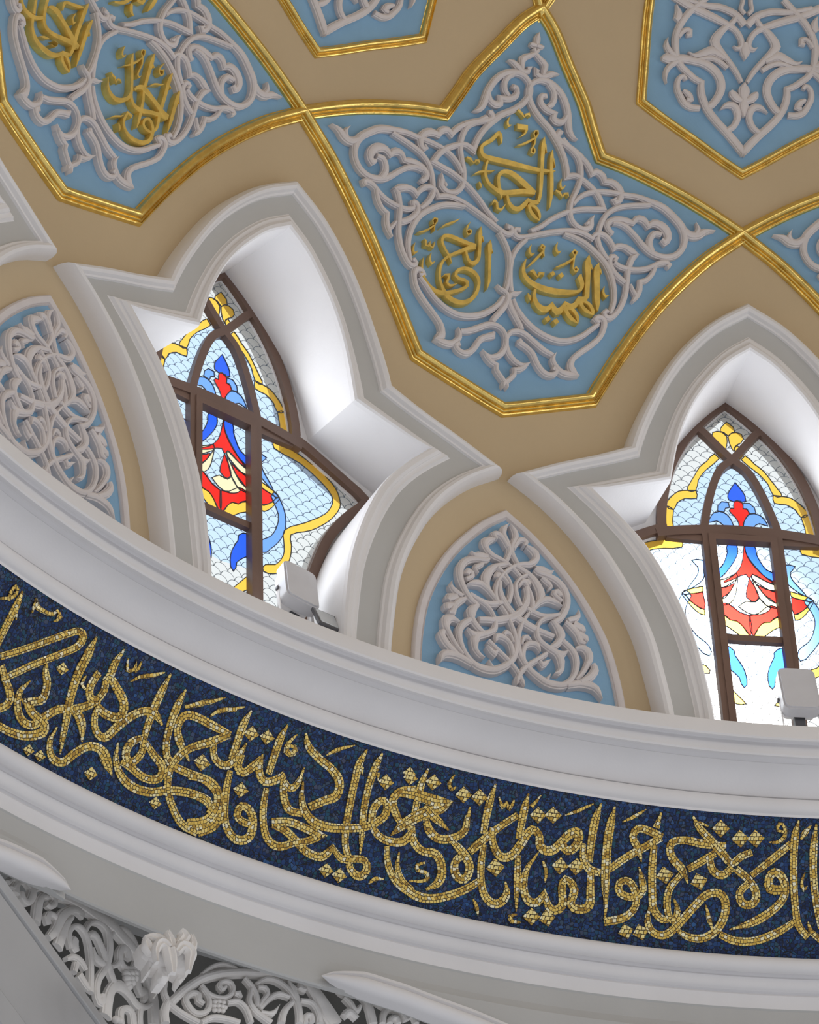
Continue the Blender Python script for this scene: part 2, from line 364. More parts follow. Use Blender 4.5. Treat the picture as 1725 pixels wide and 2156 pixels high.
STAR = {
 'axis': [
  "91,18530,5 98,18502,42 186,18469,48 244,18436,30",
 ],
 'scroll': [
  "-16,18445,30 -295,18444,46 -489,18445,24",
  "156,18422,35 -19,18395,32 -435,18368,40 -820,18340,51 -802,18297,42 -729,18268,30",
  "-425,18287,25 -266,18291,34 -335,18269,40 -684,18259,41 -1073,18279,48 -1463,18299,41 -1883,18300,4",
  "-2557,17846,49 -2477,17856,49 -1806,17934,49 -964,17996,47 -345,18057,47 26,18124,46 25,18179,41 -269,18219,41 -772,18242,45 -1383,18236,51 -2096,18199,51 -2522,18149,51 -2855,18075,50 -2963,18011,53 -3117,17954,48 -3384,17921,36 -3689,17906,4",
  "-1276,18228,39 -1657,18194,40 -1812,18149,43 -1672,18102,43 -1380,18078,34",
  "-1218,18129,26 -1133,18146,37 -879,18137,37 -877,18098,46 -1188,18068,50 -1591,18053,47 -1951,18048,39! -1908,18014,51 -2251,17997,52 -2638,18015,42 -2797,18052,35",
  "-2622,17931,31 -2446,17933,50 -2281,17901,43 -2447,17883,45 -2932,17861,45 -3532,17835,48 -4138,17798,48",
  "-2679,17896,40 -3249,17849,40 -3905,17810,45 -4416,17774,48 -4758,17731,46 -4880,17706,38! -5201,17726,46 -5622,17705,53 -5781,17670,43! -6249,17673,55 -6664,17650,60 -6886,17613,58 -6847,17564,47 -6597,17538,38 -6456,17553,30 -6614,17567,19",
  "-1849,17923,45 -2495,17845,45 -2914,17774,45 -3153,17705,44 -3250,17651,45! -3829,17669,39 -4318,17650,42 -4954,17609,45 -5457,17557,46 -5837,17479,43! -5380,17469,40 -4466,17450,38 -3374,17400,36 -2433,17328,36 -1820,17262,37 -1137,17205,36",
  "-2899,17854,26 -3403,17832,35 -3890,17790,42 -4124,17720,42 -4153,17646,40 -3948,17566,39 -3678,17484,40 -3630,17413,41 -3765,17360,42 -4153,17320,43 -4620,17308,43 -5030,17336,44 -5041,17375,45 -5212,17419,3",
  "-4862,17343,31 -4804,17352,32 -4883,17365,20",
  "-3791,17466,31 -4088,17514,33 -4589,17560,35 -5301,17591,36 -6226,17604,39 -7091,17603,40 -7951,17605,43 -8884,17586,49 -9748,17559,54 -10482,17500,57 -11013,17438,58 -11184,17371,52 -11095,17300,45 -10654,17237,45 -9956,17209,48 -9186,17222,50 -8600,17262,47 -7999,17328,42 -7395,17381,39 -6865,17398,34 -6476,17390,26",
  "-5524,17266,38 -5597,17317,39 -5759,17383,39 -6115,17453,38 -6746,17507,38 -7588,17537,39 -8305,17553,37 -8892,17565,35",
  "-5524,17266,41 -5714,17206,42 -6060,17150,41 -6275,17124,35",
  "-11145,17419,54 -11535,17390,60 -12049,17396,59 -12497,17426,45 -13139,17435,4",
  "-11920,17401,41 -12078,17438,35 -11880,17479,4",
  "-6519,17325,28 -6411,17320,39 -6204,17344,46 -6122,17377,44 -6466,17412,48 -6983,17425,52 -7508,17421,52 -7772,17415,34! -8019,17451,44 -8410,17454,55 -8679,17431,48 -8783,17412,35! -9132,17438,53 -9589,17432,65 -9986,17396,67 -10093,17349,56 -9874,17314,46 -9697,17330,36",
  "-9670,17365,39 -9217,17367,44 -8938,17323,47 -8918,17274,53 -9121,17228,50",
  "-9328,17139,35 -9146,17079,35 -8773,17026,36 -8365,17004,38! -8341,16950,43 -8159,16896,42 -7882,16847,18",
  "-7738,16968,26 -7967,16921,34 -8128,16895,31",
  "-10041,17134,26 -10204,17158,38 -9897,17169,42 -9517,17156,39 -9013,17120,39 -8382,17093,40 -7619,17083,41 -7042,17091,41 -6684,17113,38",
  "-6651,17115,27 -6782,17147,38 -6523,17152,41 -6384,17107,46 -6605,17054,47 -6999,17011,48 -7419,16980,44",
  "-373,17175,29 -355,17197,35 -138,17193,34 -79,17163,41 -399,17143,42 -1040,17167,38 -1780,17205,37 -2792,17249,39 -3704,17277,40 -4467,17280,41 -4966,17265,41 -5162,17253,32! -5389,17287,36 -5817,17300,42 -6207,17279,43 -6493,17241,41 -6611,17214,35! -6872,17236,40 -7356,17237,47 -7847,17211,55 -8238,17191,5",
  "-8147,17192,23 -7859,17169,45 -7710,17128,44 -7589,17078,44 -7529,16987,43 -7440,16895,42 -7192,16805,41 -6886,16744,39 -6578,16707,39 -6266,16701,43 -6116,16728,36 -6259,16745,34 -6392,16734,27",
  "-3342,17244,29 -3946,17238,38 -4721,17212,42 -5448,17160,44 -6119,17091,46 -6517,17009,45 -6727,16911,42 -6718,16820,39 -6571,16756,36 -6472,16724,25",
  "-896,17139,34 -449,17076,36 -121,17000,37 -13,16918,39 -39,16834,40 -101,16775,40 -206,16730,36",
  "-824,16751,4 -514,16730,33 -250,16722,38 -40,16694,40 -75,16646,44 -284,16597,44 -553,16549,43 -825,16501,43 -952,16468,40",
  "-326,16678,33 -564,16624,39 -1068,16558,44 -1719,16502,46 -2462,16467,46 -3247,16454,45 -4023,16476,42 -4743,16525,39 -5306,16587,36 -5767,16635,30",
  "-5843,16652,26 -5713,16652,38 -5554,16667,36 -5811,16690,44 -6111,16673,47 -6108,16611,40 -5881,16545,38 -5319,16470,38 -4654,16398,38 -4195,16337,41 -4070,16283,51 -4201,16243,64 -4570,16209,3",
  "-2956,16333,34 -2381,16358,43 -1693,16408,44 -1158,16446,44 -683,16454,41 -269,16432,36 -22,16383,37 -14,16327,41 -187,16269,44 -536,16223,43 -956,16201,41 -1215,16206,38 -1531,16234,3",
  "-3124,16352,3 -2969,16312,36 -2989,16281,41 -3224,16243,43 -3535,16216,50 -4048,16213,50 -4570,16209,4",
  "-1267,16206,34 -910,16168,37 -550,16153,34! -556,16116,36 -252,16068,35 102,16018,34 135,15989,4",
  "-833,16392,32 -876,16372,50 -1237,16351,44 -1662,16313,44 -1879,16263,43 -2145,16213,44 -2509,16179,46 -2921,16181,40 -3185,16216,36 -3019,16234,34 -2928,16215,22",
 ],
}
WR = {
 'letter': [
  "-5652,17081,6 -5550,17037,43 -5589,16918,43 -5646,16798,40 -5660,16729,11",
  "-5662,17051,13 -5753,17035,19 -5838,17006,5",
  "-5006,17124,6 -4958,17072,45 -4989,16965,38 -4976,16874,36 -4971,16819,36",
  "-5057,17068,13 -5143,17052,19 -5233,17027,5",
  "-4979,16828,36 -4829,16800,30 -4471,16795,26 -4340,16755,34 -4007,16723,41 -3623,16738,24! -3385,16689,36 -3077,16663,52 -2772,16707,26! -2520,16670,35 -2181,16657,50 -1800,16684,42 -1620,16734,29 -1648,16790,15",
  "-4518,16781,32 -4887,16780,24 -5208,16757,27 -5374,16718,28 -5416,16692,8",
  "-4518,16781,33 -4687,16739,29 -4956,16712,34 -5416,16692,8",
  "-3591,16703,32 -4012,16705,25 -4282,16681,29 -4421,16647,25 -4435,16605,7",
  "-3591,16703,33 -3761,16662,31 -4032,16628,34 -4435,16605,8",
  "-943,16991,6 -838,16943,22 -840,16894,30 -1079,16853,38 -1577,16824,44 -2333,16808,49 -3183,16812,46 -3974,16829,35 -4547,16858,19 -4626,16908,36 -4489,16947,38 -4558,16976,5",
 ],
 'dot': [
  "-2727,16957 -2906,16934 -2679,16910 -2500,16932",
  "-3290,16959 -3467,16936 -3240,16912 -3063,16934",
  "-2558,16618 -2736,16592 -2482,16565 -2303,16591",
  "-3085,16613 -3263,16587 -3008,16560 -2830,16586",
 ],
 'mark': [
  "-1206,17103,4 -1112,17064,17 -1243,17032,21 -1459,17051,3",
  "-2910,17166,4 -2844,17123,17 -2969,17095,21 -3180,17114,3",
  "-6065,16919,4 -5996,16878,17 -6161,16846,21 -6353,16860,4",
  "-2077,17088,9 -1863,17100,14 -1918,17123,13 -2069,17117,14 -2024,17086,15 -2104,17044,6",
  "-2077,17088,11 -1681,17026,20 -1234,16960,12 -1055,16942,2",
  "-4047,17100,11 -3913,17119,12 -4028,17138,12 -4211,17129,12 -4067,17093,13 -4023,17038,11 -4012,17002,13 -4154,16983,13 -4333,17004,12 -4193,17018,12 -4092,17004,8",
  "-4040,17080,13 -3568,17033,18 -3050,16993,13 -2866,16984,2",
  "-1236,16910,4 -1408,16919,25 -1593,16897,22 -1764,16879,4! -1880,16914,21 -2120,16918,18 -2140,16900,3",
  "-1187,16747,5 -1304,16725,28 -1370,16696,5",
 ],
}
WT = {
 'letter': [
  "1459,17747,4 1545,17787,23 1728,17812,27 1931,17785,27 2171,17749,29 2517,17719,27 2759,17686,23 2720,17649,28 2483,17628,36 1808,17627,41 762,17634,41 -191,17635,38 -1137,17639,32 -1838,17648,23 -2391,17662,3",
  "-1397,17870,4 -1384,17821,32 -1410,17737,29 -1454,17662,27 -1489,17596,28 -1512,17525,27 -1505,17457,24 -1423,17419,27",
  "-1524,17824,12 -1670,17769,3",
  "-2035,17797,4 -2041,17748,29 -2091,17678,27 -2187,17590,29 -2254,17496,26 -2211,17393,4",
  "-2167,17742,12 -2347,17687,3",
  "-1162,17475,33 -565,17509,45 39,17545,45 584,17566,41 1056,17563,30 1351,17531,25 1361,17487,25 1248,17442,27 1115,17407,26 1000,17370,3",
  "-1151,17477,32 -375,17465,39 302,17439,38 984,17416,40 1562,17428,31 2023,17457,26 2269,17503,23 2294,17560,18 2234,17605,14",
  "670,17409,18 505,17362,26 196,17332,37 -176,17333,35 -512,17372,34 -760,17416,21! -1087,17405,33 -1423,17419,31",
  "-850,17384,26 -1201,17381,24 -1502,17355,24 -1624,17320,19 -1610,17291,5",
  "-850,17384,23 -967,17341,26 -1262,17310,29 -1610,17291,7",
 ],
 'mark': [
  "3053,17481,2 2752,17506,14 2344,17524,15 1976,17535,15 1674,17553,2",
  "1619,17308,2 1471,17345,15 1295,17334,18 1233,17297,20 995,17292,17 710,17343,2",
  "1131,17942,2 1253,17903,15 1141,17877,18 934,17890,2",
  "676,17999,16 367,17983,20 156,17961,3! 73,17984,15 -133,17995,18 -260,17978,3",
  "566,17892,40 -181,17902,40",
  "-110,17883,18 -13,17854,13 289,17827,2",
  "-771,17849,10 -636,17871,10 -689,17894,9 -886,17899,11 -936,17879,11 -797,17847,12 -778,17805,11 -608,17767,10 -598,17744,12 -808,17741,10 -837,17769,11 -684,17784,9",
  "-758,17847,11 -271,17805,17 171,17774,12 409,17764,2",
  "3672,17581,14 3400,17577,20 3147,17554,3! 3041,17579,15 2858,17586,17 2745,17570,3",
  "2647,17443,3 2519,17424,22 2451,17403,3",
  "-2843,17617,3 -2800,17577,16 -2938,17552,18 -3135,17579,2",
  "-2516,17528,14 -2803,17519,20 -3019,17489,3! -3128,17520,15 -3332,17527,17 -3429,17505,3",
 ],
}
WL = {
 'letter': [
  "1466,17058,3 1477,17018,34 1425,16939,24 1377,16840,24 1348,16760,21 1450,16693,2",
  "1371,17001,10 1234,16972,3",
  "2165,17136,3 2175,17087,32 2137,17017,26 2117,16937,26 2146,16896,26 2373,16860,32 2664,16858,28 2871,16888,21 2986,16928,17",
  "2035,17068,10 1906,17034,3",
  "2388,16988,26 2809,16986,31 3479,16991,34 4039,16996,34 4441,16989,28 4625,16958,21 4562,16925,21 4342,16888,19 4092,16857,19 3857,16806,3",
  "2413,16976,30 2889,16951,30 3403,16910,25 3917,16867,21 4285,16825,19 4499,16777,20 4562,16722,19 4507,16662,20 4333,16615,24 4166,16584,33 3930,16556,38 3486,16539,40 2950,16544,36 2437,16584,30 2114,16644,27 1991,16706,24 2041,16753,28 2320,16789,33 2766,16802,32 3157,16790,26 3463,16761,23 3509,16727,25 3316,16712,26 2955,16714,28 2738,16705,27 2731,16679,23 2981,16648,23 3531,16607,28 4158,16572,34 4733,16567,35 5187,16591,29 5512,16632,22 5701,16682,17 5747,16725,14 5712,16779,2",
 ],
 'mark': [
  "4359,16687,1 4188,16711,11 3957,16718,22 3954,16691,17 4039,16659,19 3845,16641,19 3565,16656,13 3377,16671,2",
  "5318,17041,9 5392,17066,8 5296,17087,8 5109,17088,10 5086,17068,9 5217,17041,10 5199,16994,3",
  "5253,17034,10 5634,16989,14 6046,16955,12 6261,16946,2",
  "3623,17141,2 3969,17108,14 4486,17068,14 4806,17035,2",
  "2914,17142,2 3067,17101,13 3087,17065,10 2978,17049,11 2804,17061,9 2771,17084,10 2924,17088,8 3023,17076,6",
  "5786,16916,3 5669,16907,14 5655,16875,14 5476,16874,12 5382,16913,5! 5361,16879,14 5170,16873,12 5087,16923,2",
  "6368,16863,2 6438,16816,13 6317,16789,15 6115,16816,2",
  "5241,16832,2 5299,16788,14 5142,16756,16 4953,16784,2",
 ],
}
W2A = {
 'letter': [
  "-6176,17069,4 -6144,17014,30 -6110,16922,28 -6087,16830,28 -6018,16741,4",
  "-6210,16998,11 -6342,16976,3",
  "-5370,17142,3 -5292,17092,30 -5279,16997,28 -5249,16905,28 -5229,16813,24 -5260,16749,24 -5219,16713,21 -5060,16681,17",
  "-5411,17051,11 -5573,17035,3",
  "-3803,17180,4 -3794,17131,31 -3786,17033,28 -3777,16946,26 -3793,16894,23 -3890,16843,23 -3928,16763,25 -3943,16689,22 -3899,16626,3",
  "-3867,17108,10 -4041,17089,3",
  "-3117,16859,14 -3312,16892,26 -3647,16914,37 -3921,16911,42 -4412,16892,39 -5002,16867,39 -5486,16847,41 -5838,16844,39",
  "-5741,16831,32 -5175,16817,31 -4506,16791,30 -3892,16760,36 -3414,16759,32 -3128,16784,25 -2980,16818,24",
  "-2352,17079,3 -2419,17025,26 -2678,16941,25 -2860,16872,25 -2950,16816,26 -2806,16773,26 -2439,16729,32 -2015,16706,36 -1588,16715,30 -1307,16744,20 -1123,16807,3",
  "-4981,16669,19 -4567,16663,24 -4306,16682,21 -4338,16721,18 -4586,16743,24 -4839,16728,27 -5006,16698,26 -5045,16651,28 -4955,16607,28 -4584,16564,30 -4000,16539,33 -3484,16539,32 -3125,16563,23 -2948,16600,22 -2970,16643,19 -3069,16682,17! -3412,16676,30",
 ],
 'mark': [
  "-3060,17103,10 -2872,17127,10 -2928,17147,7 -3110,17154,11 -3151,17135,11 -3098,17102,12 -3170,17058,13 -3084,16999,12 -3064,16969,14 -3204,16959,10 -3332,16979,2",
  "-3061,17096,9 -2734,17039,15 -2346,16991,13 -1926,16951,1",
  "-1655,17080,2 -1593,17034,15 -1748,17008,16 -1879,17033,2",
  "-4632,17166,2 -4428,17114,13 -4448,17083,12 -4616,17074,11 -4769,17097,10 -4710,17119,11 -4532,17106,7",
  "-1238,16856,3 -1383,16841,19 -1589,16840,17 -1769,16811,3! -1781,16836,11 -2012,16849,16 -2137,16838,3",
  "-4047,16952,1 -4354,16990,13 -4694,17010,14 -4969,17029,2",
  "-1939,16557,1 -2261,16595,12 -2630,16622,12 -2813,16645,1",
  "-2597,16571,3 -2749,16548,21 -2794,16520,3",
 ],
}
W2B = {
 'letter': [
  "1046,17072,4 1135,17023,31 1183,16919,30 1213,16820,30 1241,16697,3",
  "1049,16984,12 890,16962,3",
  "1679,17142,4 1738,17093,32 1780,16999,30 1810,16905,31 1788,16838,33 1783,16774,25 1893,16729,22",
  "4279,16902,13 3936,16922,36 3518,16925,44 3077,16906,36 2573,16884,36 2126,16861,39 1735,16838,42 1421,16833,34",
  "1570,16819,35 1992,16822,37 2688,16796,35 3385,16770,32 3840,16764,33 4157,16779,29 4338,16814,28 4465,16876,27 4503,16928,26 4503,16956,26",
  "5310,16877,24 5232,16829,24 5117,16776,24",
  "6244,16785,20 6030,16758,26 5653,16745,33 5188,16752,34 4747,16778,25 4385,16812,20",
  "5102,16743,25 4971,16694,25 4683,16654,32 4227,16629,37 3592,16628,43 3060,16641,38 2569,16682,23 2377,16719,15! 1910,16734,28",
  "2382,16704,24 2097,16712,23 1841,16696,25 1613,16664,14 1573,16628,4",
  "2409,16700,25 2225,16660,25 1920,16639,29 1573,16628,6",
 ],
 'mark': [
  "2316,17018,2 2420,16965,17 2264,16947,18 2136,16964,2",
  "3197,16735 2900,16741 3000,16704 3297,16699",
  "4259,16678,3 3937,16700,19 3553,16719,2",
  "3271,16961,8 3325,17000,24 3216,17028,20 2811,17047,23 2230,17076,22 1947,17092,11",
 ],
}
W2C = {
 'letter': [
  "-1238,17364,22 -1347,17320,29 -1616,17304,6",
  "-2786,17525,27 -2592,17441,29 -2434,17396,5",
  "-10,17289,12 -622,17327,24 -1098,17399,27 -1489,17453,22",
  "-1491,17414,28 -1916,17422,22 -1981,17462,25",
 ],
}
HEX = {
 'axis': [
  "51,18703,35 36,18664,79 23,18630,59 10,18594,4",
  "103,18450,17 94,18416,76 50,18379,76 62,18341,49",
  "76,18344,42 89,18309,70 95,18272,59 87,18231,17",
 ],
 'scroll': [
  "74,17970,4 84,18006,55 1003,18111,56 1829,18187,55 2465,18257,55 2837,18322,54 3006,18383,51 2998,18429,41! 3460,18446,45 3969,18477,47 4488,18514,48 4848,18565,49 5004,18636,50 5025,18702,51 4791,18770,50 4414,18828,50 4020,18871,49 3410,18921,49 2729,18980,48",
  "5087,18555,49 4387,18564,57 3678,18560,56 2969,18553,58 2251,18523,61 1736,18470,61 1591,18409,59 1819,18345,56 2241,18290,53 2506,18274,41",
  "5647,18677,4 5674,18633,38 5372,18594,47 4815,18568,36",
  "5941,18544,28 5580,18552,73 4947,18557,66 4527,18562,42",
  "5466,18390,4 5583,18438,30 5449,18486,40 4994,18529,42 4380,18555,39",
  "4096,18607,4 3630,18590,37 3007,18609,61 2317,18635,66 1881,18615,48 1448,18595,36",
  "174,18455,29 575,18517,39 1015,18568,42 1531,18618,48 1976,18657,61 2213,18694,68 1958,18741,59 1486,18787,45 1003,18820,41 737,18858,35",
  "3401,18566,28 2847,18582,35 2288,18587,37 1715,18568,38 1210,18536,36",
  "93,18812,57 669,18865,53 1339,18893,50 2078,18907,48 2882,18906,44 3770,18914,40 4825,18935,35",
  "5496,18938,57 4491,18901,59 3884,18881,56 3061,18860,56 2168,18834,54 1428,18808,49 838,18783,43 462,18747,43 249,18701,41 343,18673,34 636,18665,28 869,18678,4",
  "112,18880,33 403,18907,31 314,18942,29 269,18989,30",
  "5249,18887,4 5023,18850,43 4984,18815,59 5163,18792,41",
  "4858,18692,34 4637,18724,36 4332,18745,35 4061,18740,39 4040,18716,36 4285,18709,28",
  "4110,18429,29 4286,18452,34 4620,18432,37 4683,18375,42 4418,18322,45 4117,18282,47 3626,18261,46 3046,18262,42",
  "4272,18362,26 3915,18344,47 3723,18312,46 3994,18305,31",
  "73,18331,36 487,18350,61 803,18379,54 911,18394,29",
  "1638,18264,4 1255,18297,37 780,18303,49 432,18269,55 408,18219,47 679,18165,45 1108,18133,40",
 ],
}
NICHE = {
 'scroll': [
  "-48,14890,6 -311,14851,45 -373,14804,45 -158,14740,42 -57,14673,42 -203,14621,39 -355,14580,38",
  "-813,14740,19 -949,14779,44 -648,14790,46 -385,14751,34 -164,14698,31",
  "-941,14740,20 -1167,14733,46 -1480,14704,63 -1487,14658,47 -1138,14608,46 -668,14590,40 -243,14565,35 194,14522,32 534,14475,30 891,14406,30 1079,14328,35 1086,14256,43 841,14214,43",
  "-1366,14569,32 -1555,14550,38 -2058,14543,46 -2645,14517,52 -3053,14457,54 -3168,14381,52 -3022,14298,47 -2647,14215,46 -2258,14173,36! -2601,14112,69 -2584,14053,51 -2232,13992,48 -1928,13965,32",
  "-1425,14581,46 -1881,14579,66 -2177,14568,47 -2478,14585,3",
  "-291,14560,32 -734,14538,43 -1166,14502,51 -1480,14447,64 -1636,14387,64 -1536,14327,48 -1181,14265,34 -972,14228,25",
  "-1411,14298,31 -1907,14349,52 -2309,14346,50 -2818,14312,4",
  "-1731,14512,24 -2066,14486,43 -2257,14457,30 -2061,14427,3",
  "-2844,14354,32 -2428,14400,37 -2625,14425,51 -2773,14390,44",
  "-867,14510,29 -484,14473,29 -175,14413,31 -150,14348,38 -282,14280,39 -404,14244,35",
  "-299,14396,22 -521,14440,31 -853,14456,53 -948,14427,38",
  "-788,14404,40 -798,14340,39 -570,14260,36 -154,14189,37 345,14142,40 881,14111,39 1467,14083,38",
  "-730,14240,41 -1142,14221,44 -1634,14207,43 -2202,14222,40 -2649,14245,36",
  "-2195,14215,28 -1692,14187,32 -1373,14141,29 -1212,14078,36 -1302,14015,44 -1663,13975,46 -2133,13945,55 -2518,13931,62 -2962,13963,3",
  "-2229,13941,49 -2490,13904,62 -2518,13861,51 -2493,13816,39 -2222,13775,31 -2024,13764,4",
  "765,14403,27 848,14328,33 699,14262,39 349,14194,42 -61,14143,45 -541,14115,46 -1071,14088,46 -1664,14077,46 -2200,14060,43",
  "-2708,14042,44 -3179,13990,51 -3416,13930,50 -3387,13849,43 -3136,13768,41 -2661,13703,51 -2143,13686,62 -1550,13692,61 -1084,13722,54 -677,13761,49 -337,13816,47 -106,13882,46 -70,13968,42 -245,14069,34 -583,14160,29 -838,14207,24",
  "-1568,13708,22 -1725,13735,21 -1799,13755,4",
  "-2753,13697,45 -3492,13732,59 -4089,13733,63 -4458,13711,53 -4703,13636,4",
  "-3289,13750,22 -3684,13813,35 -4016,13888,41 -4186,13944,54 -4086,14000,67 -3753,14014,49 -3409,13995,20",
  "-3549,13739,38 -4110,13794,56 -4460,13863,54 -4374,13897,41",
  "-2955,14195,32 -3350,14162,53 -3651,14112,51 -3797,14058,50 -4011,14047,23",
  "-3093,14209,42 -3518,14236,49 -3772,14268,28 -3738,14303,3",
  "-3429,14193,57 -3859,14172,69 -4006,14144,34",
  "-3659,14120,49 -4035,14097,61 -4082,14069,21",
  "228,13614,4 155,13653,37 -142,13733,36 -677,13805,38 -1188,13858,37 -1700,13914,33",
  "-1245,13841,25 -1397,13820,43 -1680,13849,29 -1871,13864,3",
  "-1303,13909,4 -1196,13961,44 -854,13970,49 -468,13938,36 -299,13874,41 -323,13812,36",
  "-241,13938,29 -383,13993,30 -601,14009,45 -789,13981,24",
 ],
}
